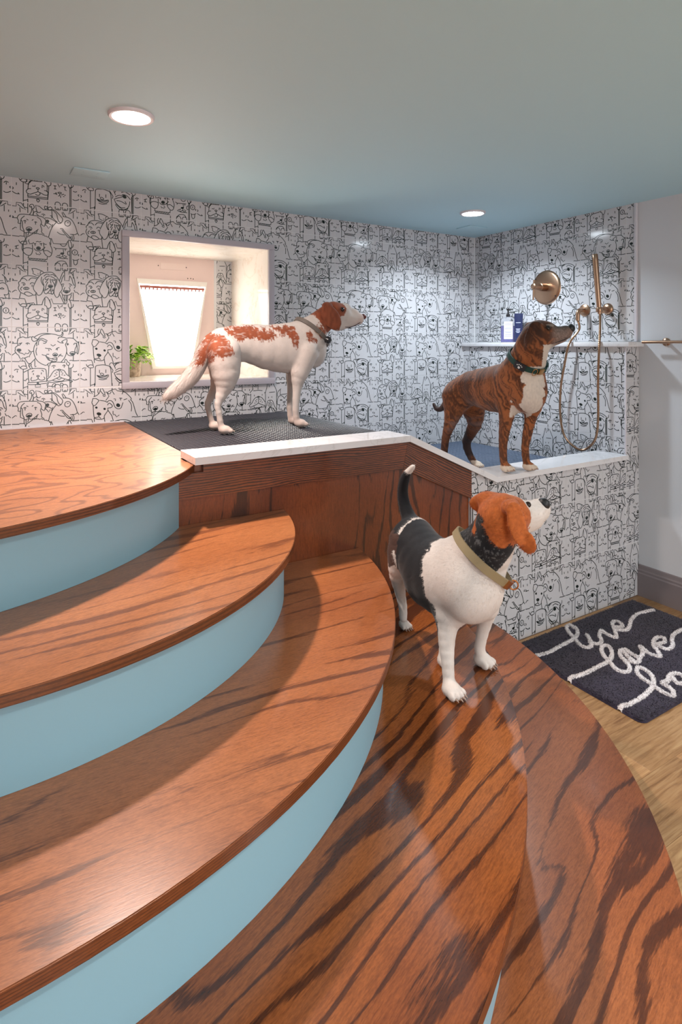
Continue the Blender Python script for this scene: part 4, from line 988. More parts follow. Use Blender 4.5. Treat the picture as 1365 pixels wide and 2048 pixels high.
class Strap:
    """a collar fitted to the neck: radius per angle read off the body"""
    def __init__(s, V, c, axis, ref, w_, rmax=0.13, gap=0.0015, n=56):
        s.c = np.array(c, float); s.ax = np.array(axis, float) / np.linalg.norm(axis)
        u = np.array(ref, float); u -= s.ax * u.dot(s.ax); s.u = u / np.linalg.norm(u); s.v = np.cross(s.ax, s.u); s.w = w_; s.n = n
        d = V - s.c; h_ = d @ s.ax; q = d - h_[:, None] * s.ax; r = np.linalg.norm(q, axis=1)
        a = np.arctan2(q @ s.v, q @ s.u) % (2 * math.pi)
        m = (np.abs(h_) < w_ * 0.55) & (r < rmax)
        R = np.full(n, np.nan)
        b = (a[m] / (2 * math.pi) * n).astype(int) % n
        for i in range(n):
            x = r[m][b == i]
            if len(x): R[i] = x.max()
        ok = np.where(~np.isnan(R))[0]
        R = np.interp(np.arange(n), np.r_[ok - n, ok, ok + n], np.r_[R[ok], R[ok], R[ok]])
        for _ in range(4): R = np.maximum(R, 0.25 * np.roll(R, 1) + 0.5 * R + 0.25 * np.roll(R, -1))
        for _ in range(3): R = 0.25 * np.roll(R, 1) + 0.5 * R + 0.25 * np.roll(R, -1)
        s.R = R + gap + 0.0015
    def rad(s, a):
        x = (a / (2 * math.pi) * s.n - 0.5) % s.n; i = int(x); f = x - i
        return s.R[i % s.n] * (1 - f) + s.R[(i + 1) % s.n] * f
    def at(s, a, off=0.0, sh=0.0):
        dv = s.u * math.cos(a) + s.v * math.sin(a)
        return s.c + dv * (s.rad(a) + off) + s.ax * sh, dv
    def angle_of(s, p):
        d = np.array(p) - s.c; return math.atan2(d @ s.v, d @ s.u)
    def strip(s, name, a0, a1, w_, o0, o1, mat, parent, n=56, closed=False, **k):
        bm = bmesh.new(); rings = []
        for i in range(n if closed else n + 1):
            a = a0 + (a1 - a0) * i / n
            rings.append([bm.verts.new(Vector(s.at(a, q0, q1)[0])) for q0, q1 in ((o0, -w_ / 2), (o1, -w_ / 2 * 0.9), (o1, w_ / 2 * 0.9), (o0, w_ / 2))])
        m = len(rings)
        for i in range(m if closed else m - 1):
            a, b = rings[i], rings[(i + 1) % m]
            for q in range(4): bm.faces.new((a[q], a[(q + 1) % 4], b[(q + 1) % 4], b[q]))
        if not closed: bm.faces.new(rings[0][::-1]); bm.faces.new(rings[-1])
        bmesh.ops.recalc_face_normals(bm, faces=bm.faces)
        return bm_obj(name, bm, mat, parent, angle=0.6, **k)

# ---- white and red hound on the black mat: stands along +x in the plane y = 2.57
def atY(u, v, Y): return px(u, v, Y / (FWD[1] + (u - PCX) / FPX * RGT[1]))
HY = 2.57; m_ = 0.00237
hound = empty('dog', (1.14, HY, 1.0), label='white dog with red brown patches standing on the black grid mat', cat='dog')
B = Body(0.0045, (0, 1, 0))
def W(u, v, y=HY): return atY(u, v, y)
def r_(p): return p * m_
B.chain([(W(447, 692), r_(36)), (W(492, 686), r_(37)), (W(535, 694), r_(45)), (W(578, 696), r_(52)), (W(604, 690), r_(49))], 0.04, 0.74)
B.ell(W(628, 697), ((1, 0, 0.1), (0, 1, 0), UP), (r_(26), 0.062, r_(40)), 0.035)
B.chain([(W(612, 672), r_(36)), (W(634, 652), r_(28)), (W(652, 636), r_(25))], 0.03, 0.82)
# head
B.ell(W(668, 626), ((1, 0, 0), (0, 1, 0), UP), (r_(27), 0.050, r_(25)), 0.02)
B.ell(W(684, 620), ((1, 0, -0.2), (0, 1, 0), UP), (r_(17), 0.040, r_(14)), 0.015)
B.cone(W(690, 634), W(718, 639), r_(17), r_(11.5), 0.02, 0.80)
B.ell(W(692, 613), ((1, 0, -0.35), (0, 1, 0), UP), (r_(12), 0.028, r_(6.5)), 0.014)
B.ell(W(708, 625), ((1, 0, -0.4), (0, 1, 0), UP), (r_(15), 0.020, r_(9)), 0.014)
B.ell(W(718, 634), ((1, 0, -0.25), (0, 1, 0), UP), (r_(12), 0.020, r_(8)), 0.012)
B.cone(W(676, 650), W(708, 647), r_(14), r_(6), 0.02, 0.8)
# ears: flat flaps hanging beside the cheeks
for s in (-1, 1):
    e0 = W(663, 635, HY + s * 0.062)
    B.ell(e0, ((0.62, 0.0, -0.78), (0.78, s * 0.10, 0.62), (0, 1, 0)), (r_(31), r_(20), 0.0080), 0.003)
    B.ell(W(655, 612, HY + s * 0.050), ((1, 0, 0), (0, 1, 0), UP), (r_(13), 0.016, r_(9)), 0.008)
# fore legs
for s, pts in ((-1, [(612, 705, 27), (600, 745, 19), (595, 775, 13), (592, 820, 9.5), (594, 842, 8.5)]), (1, [(600, 705, 25), (588, 745, 17), (583, 775, 12), (580, 815, 9), (582, 839, 8)])):
    yy = HY + s * 0.055
    B.chain([(W(u, v, yy), r_(r * (1 if r > 16 else 0.74))) for u, v, r in pts], 0.014, 0.9)
    pc = W(pts[-1][0] + 7, pts[-1][1] + 7, yy); pc[2] = 1.0 + 0.022
    paw(B, pc, (1, 0, 0), (0, 1, 0), 0.026)
    claws('claw', pc + np.array([0.042, 0, -0.006]), (1, 0, 0), (0, 1, 0), hound, 0.036)
# hind legs
for s, pts, pw in ((-1, [(448, 705, 36), (452, 745, 30), (449, 775, 19), (437, 806, 10), (438, 825, 8.5), (443, 855, 8)], (450, 866)),
                   (1, [(438, 705, 32), (440, 745, 25), (432, 775, 16), (416, 806, 9), (419, 825, 8), (425, 848, 7.5)], (430, 857))):
    yy = HY + s * 0.075
    B.chain([(W(u, v, yy), r_(r * (0.90 if r > 28 else (0.82 if r > 16 else 0.70)))) for u, v, r in pts], 0.014, 0.85)
    pc = W(pw[0], pw[1], yy); pc[2] = 1.022
    paw(B, pc, (1, 0, 0), (0, 1, 0), 0.025)
    claws('claw', pc + np.array([0.041, 0, -0.006]), (1, 0, 0), (0, 1, 0), hound, 0.034)
# tail
tail = spline([W(*q) for q in ((424, 682), (409, 705), (396, 733), (378, 758), (352, 780), (330, 795))], 3)
tr = np.interp(np.linspace(0, 1, len(tail)), [0, 0.2, 0.55, 0.85, 1], [r_(15), r_(14), r_(15), r_(11), r_(4)])
for a, b, ra, rb in zip(tail[:-1], tail[1:], tr[:-1], tr[1:]): B.cone(a, b, ra, rb, 0.012, 0.75)
V, F, N = B.mesh()
# coat: patches drawn in the side plane of the dog (x, z), the same on both sides
def side(poly, y=2.50): return [(W(u, v, y)[0], W(u, v, y)[2]) for u, v in poly]
jx = V[:, 0] + (vnoise(V, (300, 60, 90)) - 0.5) * 0.020 + (vnoise(V + 7, 45) - 0.5) * 0.022
jz = V[:, 2] + (vnoise(V + 3, (300, 60, 90)) - 0.5) * 0.030 + (vnoise(V + 9, 45) - 0.5) * 0.022
white = np.array(srgb('#c4b9b3')); red = np.array(srgb('#87462c')); dred = np.array(srgb('#7e3618'))
col = np.tile(white, (len(V), 1)) * (0.93 + 0.1 * vnoise(V, 60))[:, None]
pink = sstep(0.5 - np.abs(V[:, 2] - 1.06), 0.42, 0.5)
col = paint(col, 0.35 * sstep(1.12 - V[:, 2], 0.0, 0.1), srgb('#d9b5a6'))
rc = red * (0.75 + 0.5 * vnoise(V, (120, 40, 40)))[:, None]
patches = [side(p) for p in (
    [(455, 655), (500, 650), (545, 660), (556, 678), (530, 682), (505, 678), (484, 682), (465, 670)],
    [(548, 650), (588, 652), (595, 668), (594, 698), (584, 694), (582, 676), (562, 668), (552, 662)],
    [(424, 664), (440, 668), (455, 690), (460, 706), (440, 716), (424, 712), (412, 730), (396, 730), (406, 705), (412, 685)],
    [(610, 666), (622, 660), (630, 678), (632, 688), (616, 684)],
    [(634, 622), (646, 608), (652, 640), (642, 640)], [(632, 652), (650, 648), (658, 672), (642, 676)])]
hairs = 0.5 * sstep(vnoise(V + 5, (80, 60, 260)), 0.66, 0.85)
rp = rc * (1 - hairs)[:, None] + white * hairs[:, None]
for p in patches: col = np.where(in_poly(jx, jz, p)[:, None], rp, col)
# head: red ears, cheek and eye patch, white blaze and muzzle
hx, hz = V[:, 0], V[:, 2]
headp = side([(641, 612), (644, 596), (672, 592), (682, 600), (696, 606), (700, 618), (696, 630), (684, 634), (690, 650), (690, 668), (660, 664), (648, 650), (640, 634)])
inh = in_poly(hx + (vnoise(V, 90) - 0.5) * 0.008, hz + (vnoise(V + 4, 90) - 0.5) * 0.008, headp)
blaze = (np.abs(V[:, 1] - HY) < 0.014 + 0.02 * sstep(hx, W(676, 600)[0], W(700, 600)[0])) & (hx > W(668, 600)[0])
col = np.where((inh & ~blaze)[:, None], rc * 0.92, col)
mz = sstep(hx, W(702, 640)[0], W(726, 640)[0])
col = paint(col, 0.45 * mz * (vnoise(V, 200) > 0.45), srgb('#c59a8e'))
ee, en_ = on_skin(V, N, 686.5, 618.5)
for s in (1, -1):
    e2 = ee.copy(); e2[1] = HY + (ee[1] - HY) * s
    col = paint(col, 0.75 * sstep(0.021 - np.linalg.norm((V - e2) * [0.8, 1, 1], axis=1), 0, 0.008), srgb('#5a2c18'))
earm = np.abs(V[:, 1] - HY) > 0.053
col = np.where((earm & inh)[:, None], col * 0.8, col)
coat_mesh('body', V, F, col, M['fur'], hound)
tb0 = W(415, 690); tb1 = W(330, 798)
def tail_w(P): return sstep(W(420, 700)[0] - P[:, 0], 0.0, 0.05)
def flow(P):
    f_ = np.tile(np.array([-1.0, 0, -0.35]), (len(P), 1)); f_[P[:, 2] < 1.22] = (-0.25, 0, -1)
    tw = tail_w(P); f_ = f_ * (1 - tw)[:, None] + np.array([-0.75, 0, -0.85]) * tw[:, None]; return f_
fur(V, F, N, col, hound, 42000, 0.011, 0.0011, flow, 1, 0.28, lambda P: 1 + 2.6 * tail_w(P) - 0.65 * (P[:, 2] < 1.2) * (1 - tail_w(P)) - 0.5 * (P[:, 0] > W(640, 640)[0]))
for s in (1, -1):
    e2 = ee - en_ * 0.0065; e2[1] = HY + (e2[1] - HY) * s
    ball('eye', e2, 0.0115, M['eye'], hound)
ball('nose', W(727, 633.5), 0.0180, M['nose_liver'], hound, (1.0, 1.0, 0.85))
tube('mouth_line', [on_skin(V, N, *q)[0] for q in ((691, 654), (699, 655), (708, 652.5), (716, 648.5), (722, 644))], [0.0012, 0.0022, 0.002, 0.0018, 0.001], plain('lip_dark', srgb('#3a1c18'), 0.4), hound, 6)
# collar with a square buckle and a round black tracker
cl = W(630, 668); caxis = np.array(W(660, 652)) - np.array(W(614, 692)); caxis = caxis / np.linalg.norm(caxis) 
ch = np.array([0.62, 0, 0.78])
M['strap_grey'] = plain('strap_grey', srgb('#5f5650'), 0.6, bump=(500, 0.3))
st_ = Strap(V, W(628, 668), ch, (0.78, 0, -0.62), 0.022)
co = st_.strip('collar', 0, 2 * math.pi, 0.022, 0.0, 0.004, M['strap_grey'], hound, closed=True)
co['label'] = 'grey strap collar with a square buckle'
pa = st_.angle_of(W(634.5, 667, HY - 0.10)); pb, dvb = st_.at(pa, 0.0055)
def frame_loop(name, c, a, b, r, mat, parent, n=4, rad=0.0016):
    a = np.array(a, float); b = np.array(b, float)
    pts = [np.array(c) + a * sa + b * sb for sa, sb in ((-1, -1), (1, -1), (1, 1), (-1, 1), (-1, -1), (1, -1))]
    return tube(name, pts, rad, mat, parent, 6)
down = np.cross(ch, dvb); down /= np.linalg.norm(down)
frame_loop('buckle', pb, down * 0.014, ch * 0.015, 0, M['brass'], co)
ta = st_.angle_of(W(649, 687, HY - 0.07)); tg, dvt = st_.at(ta, 0.012)
lathe('tracker', [(0, 0.012), (0.013, 0.012), (0.0165, 0.009), (0.0175, 0.0), (0.0175, -0.008), (0, -0.008)], tg, dvt, plain('tracker_black', (0.012, 0.012, 0.015), 0.25), co, 28)

# ---- brindle hound in the basin: fore feet on the ledge, body turned three quarters to the camera, head in profile
brin = empty('dog', (2.20, 2.2, 0.70), label='brindle brown dog with a white chest standing in the shower basin', cat='dog')
head_dir = np.array([-0.16, -0.987, 0.0]); latb = np.array([0.987, -0.16, 0.0])
B = Body(0.0045, latb)
def Q(u, v, d): return px(u, v, d)
def qr(p, d): return p * d / FPX
B.chain([(Q(918, 790, 3.22), qr(32, 3.22)), (Q(945, 776, 3.14), qr(34, 3.14)), (Q(985, 778, 3.0), qr(45, 3.0)), (Q(1025, 776, 2.88), qr(51, 2.88)), (Q(1046, 776, 2.82), qr(46, 2.82))], 0.03, 0.86)
B.ell(Q(1062, 782, 2.76), (head_dir, latb, UP), (0.060, 0.078, 0.105), 0.035)
B.chain([(Q(1040, 752, 2.82), qr(44, 2.82)), (Q(1055, 722, 2.76), qr(36, 2.76)), (Q(1066, 690, 2.71), qr(32, 2.71)), (Q(1072, 674, 2.70), qr(28, 2.7))], 0.03, 1.0)
dh = 2.70; hm = dh / FPX
HF = np.array([RGT[0], RGT[1], 0.05]) + FWD * -0.10; HF /= np.linalg.norm(HF)     # where the muzzle points
HL = np.cross(UP, HF); HL /= np.linalg.norm(HL); HU = np.cross(HF, HL)
B.ell(Q(1080, 666, dh), (HF, HL, HU), (29 * hm, 0.052, 26 * hm), 0.02)
B.ell(Q(1096, 660, dh), (HF, HL, HU), (17 * hm, 0.043, 16 * hm), 0.015)
B.cone(Q(1100, 671, dh), Q(1133, 666, dh), 19 * hm, 12 * hm, 0.018, 0.80, HL)
B.ell(Q(1132, 661, dh), (HF, HL, HU), (14 * hm, 0.021, 10 * hm), 0.012)
B.cone(Q(1092, 684, dh), Q(1124, 677, dh), 14 * hm, 8 * hm, 0.02, 0.8, HL)
sgn = 1.0 if HL.dot(FWD) < 0 else -1.0
for s in (1, -1):
    n_ = HL * sgn * s                                    # s = 1 is the side facing the camera
    e0 = Q(1060, 672, dh) + n_ * 0.052
    B.ell(e0, (-0.30 * HF - 0.95 * HU, HF, n_), (27 * hm, 13 * hm, 0.0075), 0.012)
    B.ell(Q(1068, 653, dh) + n_ * 0.047, (HF, n_, HU), (13 * hm, 0.014, 10 * hm), 0.010)
    B.cone(Q(1062, 650, dh) + n_ * 0.052, Q(1050, 690, dh) + n_ * 0.060, 0.010, 0.008, 0.008)
for s, pts, pp in ((0, [(1018, 795, 2.85, 27), (1014, 832, 2.83, 15), (1009, 865, 2.81, 10.5), (1006.5, 895, 2.79, 8), (1008, 922, 2.78, 7.5)], (1013, 936, 2.775)),
                   (1, [(1066, 800, 2.84, 25), (1062, 835, 2.84, 12), (1056, 865, 2.83, 9.5), (1051, 895, 2.82, 7.5), (1053, 920, 2.81, 7.2)], (1058, 935, 2.805))):
    B.chain([(Q(u, v, d), qr(r, d)) for u, v, d, r in pts], 0.018, 1.0)
    pc = Q(*pp); pc[2] = ZC + 0.0225
    hd = head_dir if s == 0 else np.array([0.05, -1, 0])
    paw(B, pc, hd, np.cross(UP, hd), 0.027)
    claws('claw', pc + hd * 0.044 - UP * 0.006, hd, np.cross(UP, hd), brin, 0.036)
for s, pts, pp in ((0, [(912, 795, 3.20, 28), (908, 822, 3.19, 19), (900, 850, 3.20, 11.5), (892, 876, 3.23, 8), (889, 905, 3.23, 7), (887, 925, 3.22, 7)], tuple(Q(890, 935, 3.20)[:2])),
                   (1, [(940, 795, 3.26, 30), (948, 822, 3.27, 22), (950, 850, 3.28, 13.5), (934, 882, 3.35, 9), (938, 905, 3.34, 7), (947, 922, 3.32, 6.8)], tuple(at_z(955, 930, 0.72)[:2]))):
    B.chain([(Q(u, v, d), qr(r, d)) for u, v, d, r in pts], 0.02, 1.0)
    pc = np.array([pp[0], pp[1], 0.70 + 0.023])
    paw(B, pc, head_dir, latb, 0.026)
    claws('claw', pc + head_dir * 0.042 - UP * 0.006, head_dir, latb, brin, 0.035)
tl_ = spline([Q(905, 785, 3.28), Q(894, 803, 3.34), Q(884, 817, 3.40), Q(874, 818, 3.42), Q(868, 808, 3.43)], 4)
tr = np.linspace(0.022, 0.008, len(tl_))
B.chain(list(zip(tl_, tr)), 0.012)
V, F, N = B.mesh()
# coat in the dog's own frame: t along the body (rump 0, chest about 0.55), a across, z up
c0 = Q(918, 790, 3.22)
tt = (V - c0) @ head_dir; aa = (V - c0) @ latb; zz_ = V[:, 2]
br = np.array(srgb('#8c4f2b')); dk = np.array(srgb('#2a1610')); og = np.array(srgb('#ae6c3e'))
wob = (vnoise(V, 18) - 0.5) * 0.06
wob = (vnoise(V, 26) - 0.5) * 0.045 + (vnoise(V, 70) - 0.5) * 0.012
st = vnoise(np.c_[tt + 0.45 * zz_ + wob, aa * 0.3, zz_ * 0.25], (150, 8, 20)); fine_ = vnoise(V, (190, 190, 110))
den = vnoise(V + 2.3, 9)
stripe = sstep(0.55 * st + 0.30 * fine_ + 0.22 * den, 0.38, 0.66)
col = br * (1 - 0.6 * fine_)[:, None] + og * (0.6 * fine_)[:, None]
col = col * (1 - 0.80 * stripe[:, None]) + dk * 0.80 * stripe[:, None]
col = paint(col, 0.55 * sstep(zz_, 1.19, 1.28) * sstep(tt, -0.2, 0.0) * (tt < 0.4), srgb('#4a2a1a'))
legd = sstep(0.98 - zz_, 0, 0.1) * (tt < 0.3); col = paint(col, 0.6 * legd, srgb('#3a2722'))
# belly and groin pale grey
col = paint(col, 0.55 * sstep(1.03 - zz_, 0, 0.05) * (tt < 0.3) * sstep(zz_, 0.90, 0.97) * sstep(-N[:, 2], 0.1, 0.6), srgb('#7d6c68'))
# white chest and throat
ch0 = np.array(Q(1068, 775, 2.72)); fr_ = N @ head_dir
cw = (np.abs((V - ch0) @ latb + 0.005) < 0.052 + 0.03 * (vnoise(V, 60) - 0.5)) & (zz_ > 1.045 + 0.02 * vnoise(V, 80)) & (zz_ < 1.30) & (tt > 0.36) & (fr_ > 0.15)
col = np.where(cw[:, None], np.array(srgb('#cfc3b8')) * (0.9 + 0.2 * fine_)[:, None], col)
th0 = np.array(Q(1094, 705, 2.70)); hfp = (V - np.array(Q(1080, 666, dh))) @ HF; hup = (V - np.array(Q(1080, 666, dh))) @ HU
thr = ((V - th0) @ HF > -0.028) & (hup < -0.055) & (zz_ > 1.28)
col = np.where(thr[:, None], np.array(srgb('#cfc3b8')), col)
# head: dark ear and crown, grey muzzle
hd_ = zz_ > 1.385
mz = sstep(hfp, 0.025, 0.075) * hd_
grey = np.array(srgb('#85746d')) * (0.45 + 1.0 * vnoise(V + 1, 260))[:, None]
col = col * (1 - 0.85 * mz[:, None]) + grey * 0.85 * mz[:, None]
col = paint(col, 0.7 * mz * sstep(hup, 0.005, 0.025), srgb('#3b3331'))
camside = (V - np.array(Q(1080, 666, dh))) @ (HL * sgn)
ear = sstep(np.abs(camside), 0.030, 0.055) * sstep(0.012 - hfp, 0.0, 0.03) * sstep(zz_, 1.28, 1.36)
col = paint(col, ear * (0.15 + 0.6 * sstep(zz_, 1.39, 1.47)), srgb('#2a1812'))
brow = (np.abs(hfp - 0.040) < 0.018) & (np.abs(hup - 0.032) < 0.006) & hd_; col = paint(col, 0.5 * brow, srgb('#b8a99e'))
# pale toes
toe = ((V[:, 2] < ZC + 0.034) & (V[:, 1] < 2.05)) | ((V[:, 2] < 0.75) & (V[:, 1] > 2.2))
col = np.where(toe[:, None], np.array(srgb('#cdbcab')), col)
col = paint(col, 0.75 * (tt < -0.05), srgb('#3c3536'))
e0_, _ = on_skin(V, N, 1098, 655.5); col = paint(col, 0.7 * sstep(0.022 - np.linalg.norm(V - e0_, axis=1), 0, 0.010), srgb('#241511'))
coat_mesh('body', V, F, col, M['fur'], brin)
def flow(P):
    f_ = np.tile(-head_dir * 0.9 + np.array([0, 0, -0.4]), (len(P), 1)); f_[P[:, 2] < 1.0] = (0, 0.25, -1); f_[P[:, 2] > 1.36] = -HF; return f_
fur(V, F, N, col, brin, 42000, 0.009, 0.0011, flow, 2, 0.25, lambda P: 1 - 0.5 * (P[:, 2] > 1.36))
ee, en_ = on_skin(V, N, 1098, 655.5)
for s in (1, -1):
    e2 = ee - en_ * 0.0070; k2 = (e2 - np.array(Q(1080, 666, dh))) @ HL; e2 = e2 if s == 1 else e2 - 2 * k2 * HL
    ball('eye', e2, 0.0125, M['eye'], brin)
ball('nose', Q(1142, 657, dh), 0.0225, M['nose_black'], brin, (0.9, 1.0, 0.9), axes=(HF, HL, HU))
tube('mouth_line', [on_skin(V, N, *q)[0] for q in ((1112, 685), (1120, 683), (1129, 680), (1137, 675))], [0.001, 0.0018, 0.0018, 0.001], M['nose_black'], brin, 6)
# green collar: black tracker sleeve with a paw print, gold ring and buckle
cax = np.array(Q(1076, 690, 2.70)) - np.array(Q(1050, 745, 2.78)); cax /= np.linalg.norm(cax)
M['strap_green'] = plain('strap_green', srgb('#123a34'), 0.7, bump=(600, 0.4))
M['gold'] = plain('gold_metal', srgb('#c39a6a'), 0.25, 1.0)
cc0 = np.array(Q(1060, 723, 2.75)); ud = np.cross(cax, FWD); ud /= np.linalg.norm(ud)
if ud.dot(RGT) < 0: ud = -ud
st_ = Strap(V, cc0, cax, -FWD, 0.028)
co = st_.strip('collar', 0, 2 * math.pi, 0.028, 0.0, 0.0045, M['strap_green'], brin, closed=True); co['label'] = 'dark green collar with gold buckle'
sg = 1.0 if np.cross(st_.ax, st_.u).dot(RGT) > 0 else -1.0            # positive angles run to the right of the picture
st_.strip('tracker_sleeve', -0.95 * sg, -0.38 * sg, 0.036, 0.002, 0.010, plain('sleeve_black', (0.014, 0.015, 0.02), 0.5), co, 8)
pw_m = plain('print_white', (0.7, 0.7, 0.7), 0.5)
for a, sh, r in ((-0.68, -0.005, 0.0060), (-0.80, 0.004, 0.0028), (-0.72, 0.0085, 0.0028), (-0.63, 0.0085, 0.0028), (-0.56, 0.004, 0.0028)):
    p, dv = st_.at(a * sg, 0.0104, sh); ball('paw_mark', p, r, pw_m, co, (1, 1, 0.15), 12, axes=(np.cross(dv, st_.ax), st_.ax, dv))
p, dv = st_.at(0.16 * sg, 0.006, -0.004); tv = np.cross(dv, st_.ax)
tube('ring', [p + (tv * math.cos(a) * 0.011 + (st_.ax * math.sin(a)) * 0.018) for a in np.linspace(0, 2 * math.pi, 25)], 0.0018, M['gold'], co, 8)
st_.strip('buckle', 0.38 * sg, 0.72 * sg, 0.030, 0.002, 0.009, M['gold'], co, 4)

# ---- tricolour beagle on the fourth tread: seen from the front right, head turned away towards the shower
beag = empty('dog', (1.24, 1.42, 0.40), label='black, white and tan beagle standing on the oak tread', cat='dog')
TZ = 0.40
hb = np.array([0.0, -1.0, 0.0]); lb = np.array([1.0, 0.0, 0.0])
B = Body(0.0040, lb)
def gr(p, d): return p * d / FPX
B.chain([(Q(829, 1080, 2.00), gr(45, 2.0)), (Q(843, 1106, 1.94), gr(51, 1.94)), (Q(872, 1146, 1.86), gr(69, 1.86)), (Q(912, 1158, 1.78), gr(76, 1.78)), (Q(934, 1160, 1.73), gr(73, 1.73))], 0.03, 0.95)
B.ell(Q(946, 1176, 1.68), (hb, lb, UP), (0.055, 0.082, 0.090), 0.04)
B.chain([(Q(936, 1124, 1.75), gr(56, 1.75)), (Q(964, 1107, 1.70), gr(54, 1.70)), (Q(983, 1079, 1.655), gr(47, 1.655)), (Q(996, 1050, 1.635), gr(41, 1.635))], 0.03, 1.0)
# head: points right, up and away from the camera
KF = RGT * 0.80 + FWD * 0.55 + UP * 0.18; KF /= np.linalg.norm(KF)
KL = np.cross(UP, KF); KL /= np.linalg.norm(KL); KU = np.cross(KF, KL)
hc = Q(1004, 1030, 1.62); k_ = 1.62 / FPX
B.ell(hc, (KF, KL, KU), (0.070, 0.056, 0.058), 0.025)
B.ell(Q(1030, 1027, 1.645), (KF, KL, KU), (0.045, 0.045, 0.043), 0.02)
B.cone(Q(1050, 1031, 1.672), Q(1080, 1022, 1.705), 0.043, 0.031, 0.02, 0.88, KL)
B.ell(Q(1081, 1013, 1.705), (KF, KL, KU), (0.024, 0.026, 0.020), 0.012)
B.cone(Q(1042, 1052, 1.66), Q(1072, 1046, 1.69), 0.026, 0.017, 0.02, 0.85, KL)
# near ear: long leather hanging in front of the cheek, turned out at the tip
e1 = Q(1034, 1046, 1.565); ed = Q(1046, 1092, 1.57) - Q(1026, 1010, 1.565); ed /= np.linalg.norm(ed)
ew = RGT - ed * RGT.dot(ed); ew /= np.linalg.norm(ew); en = np.cross(ed, ew)
B.ell(Q(1035, 1048, 1.545), (ed, ew + 0.30 * FWD, en), (0.062, 0.028, 0.0065), 0.003)
B.ell(Q(1054, 1084, 1.552), (ed + 0.1 * RGT, ew - 0.55 * FWD, en), (0.036, 0.025, 0.0065), 0.005)
B.ell(Q(1022, 1013, 1.565), (KF, KU, KL), (0.028, 0.020, 0.022), 0.010)
# far ear: flares up and back on the left of the head
B.ell(Q(962, 1008, 1.665), (RGT * -0.9 + UP * 0.2, UP, FWD), (0.034, 0.024, 0.010), 0.010)
B.ell(Q(976, 998, 1.65), (RGT, UP, FWD), (0.030, 0.022, 0.022), 0.016)
# fore legs
for pts, pp, hd in (([(905, 1205, 1.74, 44), (896, 1245, 1.725, 23), (894, 1285, 1.71, 16), (896, 1325, 1.695, 12.5), (898, 1358, 1.685, 11.5)], (904, 1379), np.array([0.10, -1, 0])),
                    ([(968, 1195, 1.78, 38), (972, 1230, 1.80, 18), (965, 1268, 1.815, 11.5), (960, 1295, 1.82, 10.5), (962, 1306, 1.82, 10)], (966, 1319), np.array([0.25, -1, 0]))):
    B.chain([(Q(u, v, d), gr(r, d)) for u, v, d, r in pts], 0.018, 1.0)
    hd = hd / np.linalg.norm(hd); pc = at_z(pp[0], pp[1], TZ + 0.0215)
    paw(B, pc, hd, np.cross(UP, hd), 0.026)
    claws('claw', pc + hd * 0.043 - UP * 0.007, hd, np.cross(UP, hd), beag, 0.036)
# hind legs (dog's right in view, its left tucked behind the fore leg)
for pts, pp in (([(815, 1092, 1.98, 40), (803, 1120, 1.97, 27), (797, 1150, 1.98, 17), (801, 1185, 2.03, 10.5), (806, 1212, 2.03, 8.5), (807, 1236, 2.02, 8)], (809, 1248)),
                ([(852, 1110, 1.97, 40), (868, 1165, 1.91, 27), (878, 1215, 1.86, 17), (890, 1255, 1.90, 10.5), (888, 1285, 1.87, 8.5), (886, 1312, 1.84, 8)], (888, 1322))):
    B.chain([(Q(u, v, d), gr(r, d)) for u, v, d, r in pts], 0.018, 1.0)
    pc = at_z(pp[0], pp[1], TZ + 0.0165)
    paw(B, pc, hb, lb, 0.019)
    claws('claw', pc + hb * 0.031 - UP * 0.006, hb, lb, beag, 0.027)
# tail carried upright
tl_ = spline([Q(826, 1050, 2.03), Q(812, 1018, 2.06), (Q(806, 985, 2.07)), Q(812, 953, 2.05), Q(828, 932, 2.02)], 4)
B.chain(list(zip(tl_, np.interp(np.linspace(0, 1, len(tl_)), [0, 0.3, 0.7, 1], [0.028, 0.019, 0.016, 0.006]))), 0.014)
V, F, N = B.mesh()
# collar plane: nearly edge-on from the camera, its near side hangs a little lower
c1, c2 = np.array(Q(924, 1077, 1.70)), np.array(Q(1002, 1154, 1.655)); ccen = np.array(Q(962, 1115, 1.695))
ray_ = ccen - np.array([0, 0, CAM_H]); ray_ /= np.linalg.norm(ray_)
ax_ = np.cross(c2 - c1, ray_); ax_ /= np.linalg.norm(ax_)
if ax_.dot(UP) < 0: ax_ = -ax_
tilt = ax_ - 0.16 * ray_; tilt /= np.linalg.norm(tilt)
# coat, in the dog's frame: t runs from the rump (0) forward
r0 = Q(829, 1080, 2.00)
tt = (V - r0) @ hb; aa = (V - r0) @ lb; zz_ = V[:, 2]
nz_ = vnoise(V, (90, 90, 45)); nf_ = vnoise(V, 240); nb = vnoise(V, 25)
white = np.array(srgb('#dad2cc')); black = np.array(srgb('#15161b')); tan = np.array(srgb('#b4602c')); 
col = np.tile(white, (len(V), 1)) * (0.94 + 0.08 * nb)[:, None]
edge = (nz_ - 0.5) * 0.030 + (nb - 0.5) * 0.03
